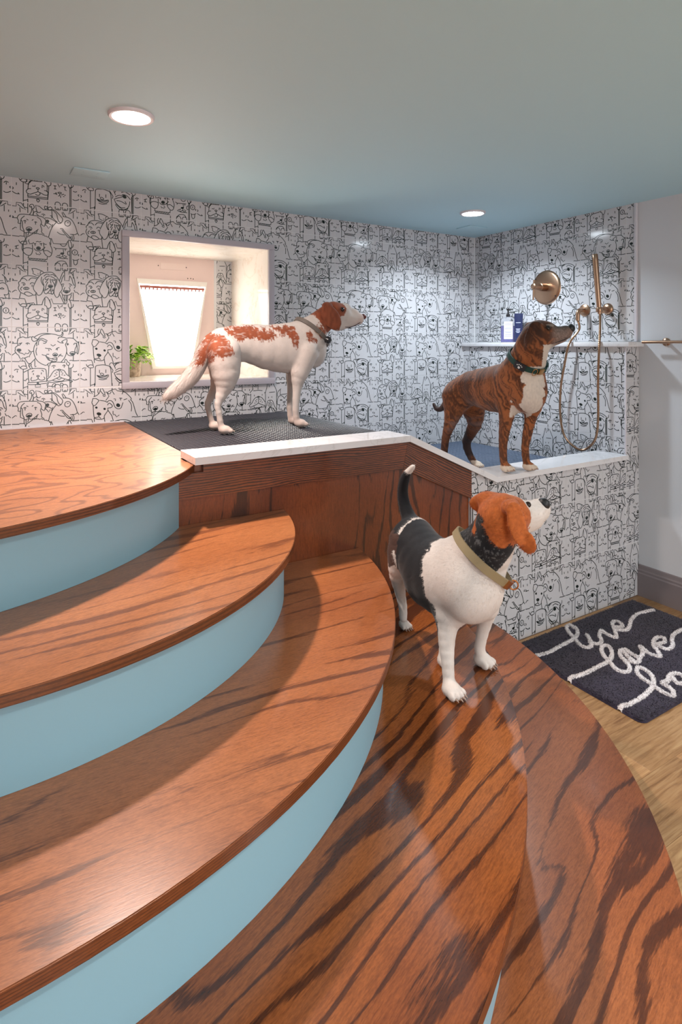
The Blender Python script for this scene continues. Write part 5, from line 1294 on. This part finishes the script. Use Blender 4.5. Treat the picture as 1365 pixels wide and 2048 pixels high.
# saddle: from just ahead of the rump line to behind the shoulder, down to the belly
sad = (tt > 0.016 + edge * 0.2 - 0.10 * (zz_ - 0.80)) & (tt < np.minimum(0.190 + edge + 0.48 * np.maximum(0.74 - zz_, -0.05), 0.262)) & (zz_ > 0.548 + edge * 0.4)
col = np.where(sad[:, None], black * (0.8 + 0.5 * nf_)[:, None], col)
rump = (tt < 0.006 + edge * 0.2 - 0.10 * (zz_ - 0.80)) & (zz_ > 0.70) & (zz_ < 1.0); col = np.where(rump[:, None], black, col)
thigh = (tt > -0.06) & (tt < 0.02 + edge) & (zz_ < 0.76 + edge) & (zz_ > 0.665 + edge) & (aa < -0.03)
col = np.where(thigh[:, None], np.array(srgb('#4a3128')) * (0.7 + 0.6 * nf_)[:, None], col)
tailv = (zz_ > 0.86) & (tt < 0.02)
col = np.where((tailv & (zz_ < 0.955 + edge))[:, None], black, col)
col = np.where((tailv & (zz_ >= 0.955 + edge))[:, None], white, col)
low_tint = sstep(0.52 - zz_, 0.0, 0.04); col = paint(col, 0.12 * low_tint, srgb('#c9b8ae'))  # slight tint on the lowest part of the legs
# neck: black with grey ticks between collar and head; head tan, muzzle white
na = (V - ccen) @ tilt; cpt, nax = ccen, tilt
hu = (V - hc) @ KU; hf = (V - hc) @ KF; hl = (V - hc) @ KL
near_head = np.linalg.norm(V - np.array(Q(1005, 1050, 1.63)), axis=1) < 0.155
neckm = near_head & (na > 0.010)
under = (V - np.array(Q(1008, 1118, 1.66))) @ (RGT * 0.8 - UP * 0.6) > -0.012
neckm = neckm & ((V - cpt) @ nax < 0.2)
col = np.where((neckm & ~under)[:, None], black * (0.8 + 0.4 * nf_)[:, None] + (nf_ > 0.72)[:, None] * 0.10, col)
tanm = near_head & (na > 0.088 + edge * 1.5 + 0.35 * np.maximum((V - np.array(Q(985, 1085, 1.6))) @ (RGT * 0.8 - UP * 0.6), -0.02))
earpt = (np.linalg.norm(V - e1, axis=1) < 0.085) & ((V - np.array(Q(1020, 1050, 1.60))) @ FWD < -0.012)
col = np.where((tanm | earpt)[:, None], tan * (0.78 + 0.5 * nf_)[:, None], col)
mzm = (hf > 0.066 + 0.012 * (nz_ - 0.5)) & ~earpt & near_head | ((hf > 0.085) & ~earpt)
col = np.where(mzm[:, None], white, col)
blz = (np.abs(hl) < 0.012) & (hu > 0.02) & (hf > 0.03); col = np.where(blz[:, None], white, col)
for (u, v, d, r) in ((906, 1097, 1.66, 0.006), (933, 1132, 1.62, 0.008), (892, 1182, 1.66, 0.004)):
    col = np.where((np.linalg.norm((V - Q(u, v, d)) * [1, 1, 0.7], axis=1) < r + 0.03 * (d > 0) * 0)[:, None], black, col)
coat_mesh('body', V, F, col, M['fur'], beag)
def flow(P):
    f_ = np.tile(np.array([0, 0.9, -0.45]), (len(P), 1)); f_[P[:, 2] < 0.58] = (0, 0.1, -1)
    h2 = np.linalg.norm(P - hc, axis=1) < 0.13; f_[h2] = -KF - 0.25 * KU; return f_
fur(V, F, N, col, beag, 70000, 0.011, 0.0009, flow, 3, 0.26, lambda P: 1 - 0.35 * (P[:, 2] < 0.58))
for s in (1, -1):
    ball('eye', hc + KF * 0.074 + KU * 0.012 + KL * s * 0.0335, 0.0085, M['eye'], beag)
ball('nose', Q(1088, 1008, 1.695), 0.0185, M['nose_black'], beag, (0.9, 1.05, 0.95), axes=(KF, KL, KU))
tube('mouth_line', [Q(1066, 1058, 1.655), Q(1071, 1053, 1.665), Q(1075, 1048, 1.672)], [0.001, 0.003, 0.001], M['nose_black'], beag, 6)
# tan collar with a copper buckle and ring
M['strap_tan'] = plain('strap_tan', srgb('#8f7f5f'), 0.75, bump=(700, 0.4))
M['copper'] = plain('copper_metal', srgb('#b5713f'), 0.3, 1.0)
st_ = Strap(V, ccen, tilt, -FWD, 0.025)
co = st_.strip('collar', 0, 2 * math.pi, 0.025, 0.0, 0.0045, M['strap_tan'], beag, closed=True); co['label'] = 'tan webbing collar with copper buckle'
sg = 1.0 if np.cross(st_.ax, st_.u).dot(RGT) > 0 else -1.0
st_.strip('buckle', 0.98 * sg, 1.38 * sg, 0.028, 0.003, 0.010, M['copper'], co, 5)
p, dv = st_.at(1.50 * sg, 0.014, 0.004)
tube('ring', [p + (dv * math.cos(a) * 0.013 + st_.ax * math.sin(a) * 0.013) for a in np.linspace(0, 2 * math.pi, 25)], 0.0022, M['copper'], co, 8)

# ------------------------------------------------------------------ shower fittings
def atX(u, v, X): return px(u, v, X / (FWD[0] + (u - PCX) / FPX * RGT[0]))
XT = XS - 0.0066
va = empty('shower_valve', (XT, 2.547, 1.775), label='round brushed brass shower valve with lever handle', cat='shower valve')
vp = lathe('escutcheon', [(0, 0.014), (0.05, 0.013), (0.095, 0.010), (0.108, 0.006), (0.112, 0.0)], (XT, 2.547, 1.775), (-1, 0, 0), M['brass'], va, 56)
for dy, dz in ((0.078, 0.06), (-0.078, -0.06)):
    lathe('screw', [(0, 0.003), (0.004, 0.002), (0.005, 0)], (XT - 0.011, 2.547 + dy, 1.775 + dz), (-1, 0, 0), M['dark'], va, 12)
lathe('hub', [(0.026, 0), (0.026, 0.055), (0.021, 0.058), (0.019, 0.100), (0.019, 0.118), (0.010, 0.122), (0, 0.122)], (XT - 0.010, 2.547, 1.775), (-1, 0, 0), M['brass'], va, 32)
tube('lever', [(XT - 0.122, 2.551, 1.688), (XT - 0.122, 2.547, 1.775), (XT - 0.122, 2.545, 1.818)], [0.0055, 0.006, 0.0055], M['brass'], va, 14)

ho = empty('hand_shower', (XT, 2.16, 1.60), label='brass hand shower wand with long metal hose', cat='hand shower')
lathe('outlet_flange', [(0, 0.012), (0.028, 0.011), (0.036, 0.006), (0.037, 0)], (XT, 2.262, 1.612), (-1, 0, 0), M['brass'], ho, 36)
el = spline([np.array(q) for q in ((XT - 0.008, 2.262, 1.612), (XT - 0.045, 2.262, 1.612), (XT - 0.062, 2.263, 1.600), (XT - 0.066, 2.263, 1.575), (XT - 0.066, 2.263, 1.548))], 5)
tube('outlet_elbow', el, [0.013] * (len(el) - 6) + [0.0125] * 6, M['brass'], ho, 18)
HX = [3.075, 3.06, 2.992, 2.985, 2.985, 2.985, 2.985, 2.985, 2.985, 2.985, 2.985, 2.985, 2.99, 3.03, 3.062]
HP = [(1163.5, 640), (1159, 659), (1139, 688), (1129.5, 731), (1122, 779), (1121.5, 831), (1129.5, 871), (1151, 895), (1171, 899), (1191, 879), (1197, 839), (1197, 759), (1199, 700), (1201, 655), (1201, 628)]
pts = [np.array(el[-1])] + [atX(u, v, x) for (u, v), x in zip(HP[1:], HX[1:])]
hp = spline(pts, 26)
# ribbed hose: alternate the radius along its length
bm = bmesh.new(); bm_tube(bm, hp, [0.0072 if i % 2 else 0.0060 for i in range(len(hp))], 10); bm_obj('hose', bm, M['brass_hose'], ho)
w0, w1 = atX(1200, 628, 3.062), atX(1190.5, 508, 3.035)
ax_w = (w1 - w0); Lw = np.linalg.norm(ax_w)
lathe('wand', [(0, 0), (0.010, 0), (0.011, 0.02), (0.0135, 0.05), (0.0155, Lw * 0.45), (0.0165, Lw * 0.9), (0.0160, Lw - 0.004), (0.013, Lw), (0, Lw)], w0, ax_w, M['brass'], ho, 20)
wa = ax_w / Lw; nd = np.array([-0.75, 0.65, 0.0]); nd -= wa * nd.dot(wa); nd /= np.linalg.norm(nd)
bm = bmesh.new()
for i in range(13):
    p = w0 + wa * (Lw * 0.60 + i * Lw * 0.030) + nd * 0.0158
    bm_lathe(bm, [(0, 0.003), (0.0032, 0.002), (0.0036, 0)], p, nd, 8)
bm_obj('nozzle', bm, M['dark'], ho)
hd = empty('wand_holder', (XT, 2.112, 1.612), label='brass wall bracket holding the shower wand', cat='bracket')
lathe('flange', [(0, 0.016), (0.024, 0.014), (0.032, 0.008), (0.034, 0)], (XT, 2.108, 1.612), (-1, 0, 0), M['brass'], hd, 36)
wc = w0 + wa * 0.012
tube('arm', [np.array([XT - 0.012, 2.108, 1.612]), np.array([XT - 0.050, 2.118, 1.612]), wc + np.array([0.015, -0.010, 0.0])], [0.012, 0.012, 0.011], M['brass'], hd, 16)
lathe('cradle', [(0.0172, 0), (0.0185, 0.002), (0.0185, 0.024), (0.0172, 0.026), (0.0150, 0.026), (0.0150, 0), (0.0172, 0)], w0 + wa * 0.012, ax_w, M['brass'], hd, 24)

# ------------------------------------------------------------------ bottles on the ledge
SZ = 1.418
bo = empty('pump_bottle', (3.09, 2.79, SZ), label='clear pump bottle of purple shampoo on the shower ledge', cat='bottle')
t = NT('clear_plastic'); t.base((0.93, 0.94, 0.98)); t.set(t.b, Roughness=0.05, Transmission_Weight=0.92, IOR=1.3); M['clear'] = t.m
M['purple'] = plain('purple_liquid', srgb('#6d66b8'), 0.15)
bp = atX(1017, 683, 3.085); bx, by = 3.085, bp[1]
def rounded(hw, hd_, n=6, rr=0.018):
    pts = []
    for cx_, cy_, a0 in ((hw - rr, hd_ - rr, 0), (-hw + rr, hd_ - rr, 90), (-hw + rr, -hd_ + rr, 180), (hw - rr, -hd_ + rr, 270)):
        for k in range(n): a = math.radians(a0 + 90 * k / (n - 1)); pts.append((cx_ + rr * math.cos(a), cy_ + rr * math.sin(a)))
    return pts
def loft(name, levels, ang, mat, parent, cx_, cy_):
    bm = bmesh.new(); rings = []
    for z, s, q in levels:
        R = []
        for x, y in q:
            X, Y = x * s, y * s
            R.append(bm.verts.new((cx_ + X * math.cos(ang) - Y * math.sin(ang), cy_ + X * math.sin(ang) + Y * math.cos(ang), z)))
        rings.append(R)
    n = len(rings[0])
    for a, b in zip(rings[:-1], rings[1:]):
        for k in range(n): bm.faces.new((a[k], a[(k + 1) % n], b[(k + 1) % n], b[k]))
    bm.faces.new(rings[0][::-1]); bm.faces.new(rings[-1]); bmesh.ops.recalc_face_normals(bm, faces=bm.faces)
    return bm_obj(name, bm, mat, parent, angle=0.6)
ang = math.radians(-62)
sec = rounded(0.047, 0.026); circ = [(0.047 * math.cos(2 * math.pi * k / 24), 0.047 * math.sin(2 * math.pi * k / 24)) for k in range(24)]
loft('liquid', [(SZ + 0.003, 0.93, sec), (SZ + 0.112, 0.93, sec)], ang, M['purple'], bo, bx, by)
loft('vessel', [(SZ + 0.0005, 0.97, sec), (SZ + 0.004, 1, sec), (SZ + 0.150, 1, sec), (SZ + 0.162, 0.9, sec), (SZ + 0.172, 0.55, sec), (SZ + 0.176, 0.30, sec)], ang, M['clear'], bo, bx, by)
fn = np.array([math.sin(ang), -math.cos(ang), 0]); 
if fn.dot(FWD) > 0: fn = -fn
sd = np.array([math.cos(ang), math.sin(ang), 0])
if sd.dot(RGT) < 0: sd = -sd
def slab(name, c, hw, z0, z1, th_, mat, parent):
    vs = []
    for q in (0, th_):
        for s_, z in ((-hw, z0), (hw, z0), (hw, z1), (-hw, z1)): vs.append(np.array([c[0], c[1], 0]) + sd * s_ + fn * q + UP * z)
    return mesh(name, vs, [(0, 1, 2, 3), (4, 7, 6, 5), (0, 4, 5, 1), (1, 5, 6, 2), (2, 6, 7, 3), (3, 7, 4, 0)], mat, parent)
lc = np.array([bx, by, 0]) + fn * 0.0264 + sd * 0.008
lb_ = slab('label_sticker', lc, 0.030, SZ + 0.022, SZ + 0.142, 0.0006, plain('label_paper', srgb('#e9e7ee'), 0.5), bo)
gm = plain('print_grey', srgb('#9a94b8'), 0.6)
for z, hw in ((0.128, 0.022), (0.118, 0.026), (0.100, 0.020), (0.092, 0.024), (0.072, 0.025), (0.064, 0.018), (0.050, 0.022), (0.040, 0.025)):
    slab('print_line', lc + fn * 0.0006, hw, SZ + z, SZ + z + 0.0025, 0.0002, gm, lb_)
M['blackplastic'] = plain('black_plastic', (0.015, 0.015, 0.018), 0.35)
lathe('pump_cap', [(0.014, 0), (0.014, 0.018), (0.009, 0.020), (0.005, 0.022), (0.005, 0.045), (0.011, 0.046), (0.011, 0.056), (0, 0.058)], (bx, by, SZ + 0.174), (0, 0, 1), M['blackplastic'], bo, 20)
sp0 = np.array([bx, by, SZ + 0.226])
tube('spout', [sp0, sp0 + sd * 0.020, sp0 + sd * 0.034 - UP * 0.004], [0.006, 0.005, 0.004], M['blackplastic'], bo, 10)
# navy tube standing on its cap
tp = atX(1038, 683, 3.085); tx, ty = 3.085, tp[1]
tu = empty('cream_tube', (tx, ty, SZ), label='navy blue squeeze tube beside the purple pump bottle', cat='tube')
M['navy'] = plain('navy_plastic', srgb('#232b52'), 0.35)
ell_ = lambda w_, d_: [(w_ * math.cos(2 * math.pi * k / 24), d_ * math.sin(2 * math.pi * k / 24)) for k in range(24)]
loft('cap', [(SZ + 0.0005, 1, ell_(0.024, 0.020)), (SZ + 0.026, 1, ell_(0.024, 0.020))], ang, M['navy'], tu, tx, ty)
loft('tube_body', [(SZ + 0.027, 1, ell_(0.025, 0.021)), (SZ + 0.10, 1, ell_(0.027, 0.013)), (SZ + 0.186, 1, ell_(0.029, 0.003)), (SZ + 0.194, 1, ell_(0.029, 0.002))], ang, M['navy'], tu, tx, ty)
tc = np.array([tx, ty, 0]) + fn * 0.0055
pw2 = plain('print_pale', srgb('#c8cbe0'), 0.6)
for z, hw, q in ((0.130, 0.020, 0.0045), (0.088, 0.018, 0.010), (0.080, 0.014, 0.011), (0.072, 0.018, 0.012), (0.064, 0.012, 0.0135)):
    slab('print_line', np.array([tx, ty, 0]) + fn * (q + 0.0045), hw * 0.8, SZ + z, SZ + z + 0.004, 0.0006, pw2, tu)

# ------------------------------------------------------------------ plant in the niche
pp_ = np.array([0.785, 3.655, WZ0 + 0.0035])
pl = empty('potted_plant', pp_, label='small leafy green plant in a stone coloured pot on the niche sill', cat='plant')
t = NT('pot_stone'); n = t.noise(t.coords(), 45, 5, 0.7); t.base(t.ramp(n, [(0.3, srgb('#8f7664')), (0.6, srgb('#c9b19c'))])); t.set(t.b, Roughness=0.85); t.bump(n, 0.6, 0.003)
lathe('pot', [(0, 0), (0.040, 0), (0.043, 0.01), (0.047, 0.095), (0.045, 0.098), (0.042, 0.096), (0.040, 0.085), (0, 0.085)], pp_, (0, 0, 1), t.m, pl, 32)
lathe('soil', [(0, 0.090), (0.0405, 0.088)], pp_, (0, 0, 1), plain('soil', (0.03, 0.02, 0.013), 0.9), pl, 24)
leafm = []
for i, c_ in enumerate(('#7fae2e', '#9cc83c', '#5e9128', '#b7d94f')):
    t = NT('leaf_green'); t.base(srgb(c_)); t.set(t.b, Roughness=0.4, Subsurface_Weight=0.0); t.b.inputs['Transmission Weight'].default_value = 0.0
    leafm.append(t.m)
stemm = plain('stem_green', srgb('#6b8a34'), 0.5)
leaf_me = []
for m in leafm:
    bm = bmesh.new(); prof = [(0, 0.0), (0.25, 0.30), (0.5, 0.36), (0.75, 0.26), (1.0, 0.0)]
    rows = []
    for tq, wq in prof:
        zc = 0.10 * math.sin(tq * math.pi); L = 0.030
        if wq == 0: rows.append([bm.verts.new((tq * L, 0, zc * L))])
        else: rows.append([bm.verts.new((tq * L, wq * L, (zc + 0.10) * L)), bm.verts.new((tq * L, 0, zc * L)), bm.verts.new((tq * L, -wq * L, (zc + 0.10) * L))])
    for a, b in zip(rows[:-1], rows[1:]):
        if len(a) == 1: bm.faces.new((a[0], b[0], b[1])); bm.faces.new((a[0], b[1], b[2]))
        elif len(b) == 1: bm.faces.new((a[0], b[0], a[1])); bm.faces.new((a[1], b[0], a[2]))
        else: bm.faces.new((a[0], b[0], b[1], a[1])); bm.faces.new((a[1], b[1], b[2], a[2]))
    for f in bm.faces: f.smooth = True
    me = bpy.data.meshes.new('leaf'); bm.to_mesh(me); bm.free(); me.materials.append(m)
    leaf_me.append(me)
rnd = random.Random(11)
for k in range(17):
    az = rnd.uniform(-2.6, 0.9) if k % 4 else rnd.uniform(0, 6.28); el_ = rnd.uniform(0.1, 1.35)
    L = rnd.uniform(0.09, 0.150)
    dirh = np.array([math.cos(az), math.sin(az), 0]); b0 = pp_ + np.array([0, 0, 0.09]) + dirh * 0.012
    dr = dirh * math.cos(el_) + UP * math.sin(el_)
    P = [b0, b0 + dr * L * 0.5 + UP * 0.02, b0 + dr * L - UP * 0.022 * math.cos(el_) * 2]
    P = [np.array([max(q[0], WX0 + 0.015), min(q[1], NY - 0.035), q[2]]) for q in P]
    S = spline(P, 4)
    tube('stem', S, 0.0012, stemm, pl, 5)
    for i in range(2, len(S)):
        tg_ = S[i] - S[i - 1]; tg_ /= max(np.linalg.norm(tg_), 1e-6)
        for sgn_ in (1, -1) if i < len(S) - 1 else (0,):
            sdv = np.cross(tg_, UP); sdv /= max(np.linalg.norm(sdv), 1e-6)
            dv = tg_ * 0.7 + sdv * sgn_ * 0.9 + UP * rnd.uniform(-0.3, 0.4); dv /= np.linalg.norm(dv)
            o = link('leaf', leaf_me[rnd.randrange(4)], None, pl, loc=tuple(S[i] - pp_))
            q = Vector(dv).to_track_quat('X', 'Z'); o.rotation_euler = q.to_euler(); sc_l = rnd.uniform(0.8, 1.25); o.scale = (sc_l, sc_l, sc_l)

# ------------------------------------------------------------------ rug with script lettering tufted into the pile
RX0, RX1, RY0, RY1, RT = 2.08, 3.03, 1.25, 1.885, 0.014
rug = empty('rug', ((RX0 + RX1) / 2, (RY0 + RY1) / 2, 0.0), label='dark navy rug with white script lettering on the plank floor', cat='rug')
def zr(pts): return [at_z(1060 + 0.2234 * x, 1200 + 0.2234 * y, RT + 0.006)[:2] for x, y in pts]
script = [
 zr([(60, 495), (180, 460), (280, 405), (370, 360), (420, 315), (428, 270), (400, 238), (350, 225), (330, 245), (360, 295), (410, 350), (445, 392), (500, 420), (548, 412), (550, 375), (530, 335), (512, 308)]),
 zr([(345, 205), (370, 228), (400, 245)]),
 zr([(540, 372), (575, 385), (620, 388), (645, 360), (625, 315), (640, 270), (680, 295), (730, 320), (775, 332), (772, 295), (750, 235), (740, 205), (765, 185), (810, 200), (832, 230), (800, 240), (760, 240), (780, 262), (830, 268), (872, 262), (895, 230), (910, 175), (960, 125), (1040, 100), (1110, 85)]),
 zr([(335, 735), (360, 695), (450, 670), (540, 630), (640, 580), (710, 540), (738, 490), (725, 430), (690, 402), (650, 412), (645, 450), (670, 500), (720, 550), (765, 605), (830, 638), (885, 632), (895, 590), (860, 545), (815, 495), (810, 455), (855, 438), (900, 470), (960, 505), (985, 535), (950, 558), (900, 540)]),
 zr([(830, 445), (880, 500), (930, 540)]),
 zr([(975, 520), (1012, 480), (1000, 430), (990, 412), (1030, 440), (1070, 475), (1120, 492), (1170, 500), (1150, 455), (1112, 405), (1112, 360), (1150, 330), (1200, 335), (1210, 370), (1165, 385), (1145, 395), (1190, 425), (1245, 435), (1282, 405), (1275, 350), (1290, 305), (1340, 272), (1400, 250), (1520, 215)]),
 zr([(775, 990), (810, 950), (900, 925), (1000, 870), (1060, 820), (1102, 770), (1110, 710), (1080, 655), (1020, 612), (972, 600), (962, 640), (1010, 695), (1080, 740), (1135, 780), (1180, 812), (1235, 840), (1285, 852), (1285, 812), (1240, 770), (1190, 740), (1225, 722)]),
 zr([(1190, 740), (1240, 715), (1250, 675), (1300, 652), (1360, 665), (1390, 700), (1370, 745), (1320, 735), (1280, 690)]),
 zr([(1365, 745), (1420, 760), (1460, 735), (1440, 690), (1450, 650), (1490, 655), (1520, 690), (1560, 700), (1590, 660), (1560, 590), (1520, 560), (1540, 600), (1600, 680), (1630, 640), (1610, 625), (1590, 660), (1650, 690), (1720, 670), (1800, 600)])]
SP = np.concatenate([np.array(spline(s_, 8)) for s_ in script])
def is_ink(P2):
    dm = np.full(len(P2), 9.0)
    for i in range(0, len(P2), 4000):
        dd = P2[i:i + 4000, None, :] - SP[None]
        dm[i:i + 4000] = np.sqrt((dd ** 2).sum(-1).min(1))
    return dm
nx_, ny_ = 320, 214
gx, gy = np.meshgrid(np.linspace(RX0, RX1, nx_), np.linspace(RY0, RY1, ny_), indexing='ij')
def inset(x, y):
    return np.minimum(np.minimum(x - RX0, RX1 - x), np.minimum(y - RY0, RY1 - y))
# rounded corners: pull corner points in
def corner(x, y, r=0.03):
    cx_ = np.clip(x, RX0 + r, RX1 - r); cy_ = np.clip(y, RY0 + r, RY1 - r); dx, dy = x - cx_, y - cy_; l_ = np.hypot(dx, dy); s_ = np.where(l_ > r, r / np.maximum(l_, 1e-9), 1.0)
    return cx_ + dx * s_, cy_ + dy * s_
X2, Y2 = corner(gx.ravel(), gy.ravel())
P3 = np.c_[X2, Y2, np.zeros(len(X2))]
zz2 = RT * np.sqrt(np.clip(inset(gx.ravel(), gy.ravel()) / 0.012, 0, 1)) + 0.001 + (vnoise(P3, 160) - 0.5) * 0.003 * (inset(gx.ravel(), gy.ravel()) > 0.004)
ink = is_ink(np.c_[X2, Y2]); zz2 = zz2 + 0.007 * sstep(0.0095 - ink, 0.0, 0.004)
V = np.c_[X2, Y2, zz2]
I = np.arange(nx_ * ny_).reshape(nx_, ny_)
F = np.stack([I[:-1, :-1], I[1:, :-1], I[1:, 1:], I[:-1, 1:]], -1).reshape(-1, 4)
navy = np.array(srgb('#322c3b')); cream = np.array(srgb('#ebe5e6'))
col = np.where((ink < 0.0092)[:, None], cream, navy * (0.7 + 0.7 * vnoise(P3, 12))[:, None])
t = NT('rug_pile'); a = t.add('ShaderNodeAttribute'); a.attribute_name = 'coat'; t.l(a.outputs['Color'], t.b.inputs['Base Color']); t.set(t.b, Roughness=0.95, Specular_IOR_Level=0.1, Sheen_Weight=0.3); M['rug'] = t.m
coat_mesh('backing', V, F, col, M['rug'], rug)
rng = np.random.default_rng(5); n0_ = 70000
px_, py_ = rng.uniform(RX0 + 0.002, RX1 - 0.002, n0_), rng.uniform(RY0 + 0.002, RY1 - 0.002, n0_)
sk = SP[rng.integers(0, len(SP), 16000)] + rng.uniform(-0.009, 0.009, (16000, 2))
sk = sk[(sk[:, 0] > RX0 + 0.002) & (sk[:, 0] < RX1 - 0.002)]
px_, py_ = np.r_[px_, sk[:, 0]], np.r_[py_, sk[:, 1]]; n = len(px_); px_, py_ = corner(px_, py_)
dm = is_ink(np.c_[px_, py_]); isl = dm < 0.0082
hgt = 0.006 * isl + RT * np.sqrt(np.clip(inset(px_, py_) / 0.012, 0, 1))
az = rng.uniform(0, 6.283, n); ln = np.stack([np.cos(az), np.sin(az), 0 * az], 1); sd_ = np.stack([-np.sin(az), np.cos(az), 0 * az], 1)
Pb = np.c_[px_, py_, hgt]; wd = rng.uniform(0.0018, 0.003, n)[:, None]; th_ = rng.uniform(0.003, 0.006, n) - 0.001 * isl
VV = np.stack([Pb + sd_ * wd, Pb - sd_ * wd, Pb + ln * (rng.uniform(0.004, 0.010, n) * np.where(isl, 0.35, 1.0))[:, None] + UP * th_[:, None]], 1).reshape(-1, 3)
patch = 0.75 + 0.8 * vnoise(np.c_[px_, py_, 0 * px_], 9)
keep_ = isl | (dm > 0.0125)
c_ = np.where(isl[:, None], cream * rng.uniform(0.85, 1.1, (n, 1)), navy * (patch * rng.uniform(0.75, 1.3, n))[:, None])
VV = VV.reshape(-1, 3, 3)[keep_].reshape(-1, 3); c_ = c_[keep_]; n = len(c_)
coat_mesh('pile', VV, np.arange(3 * n).reshape(-1, 3), np.repeat(np.clip(c_, 0, 1), 3, 0), M['rug'], rug, np.tile(UP, (3 * n, 1)), kind='stuff')
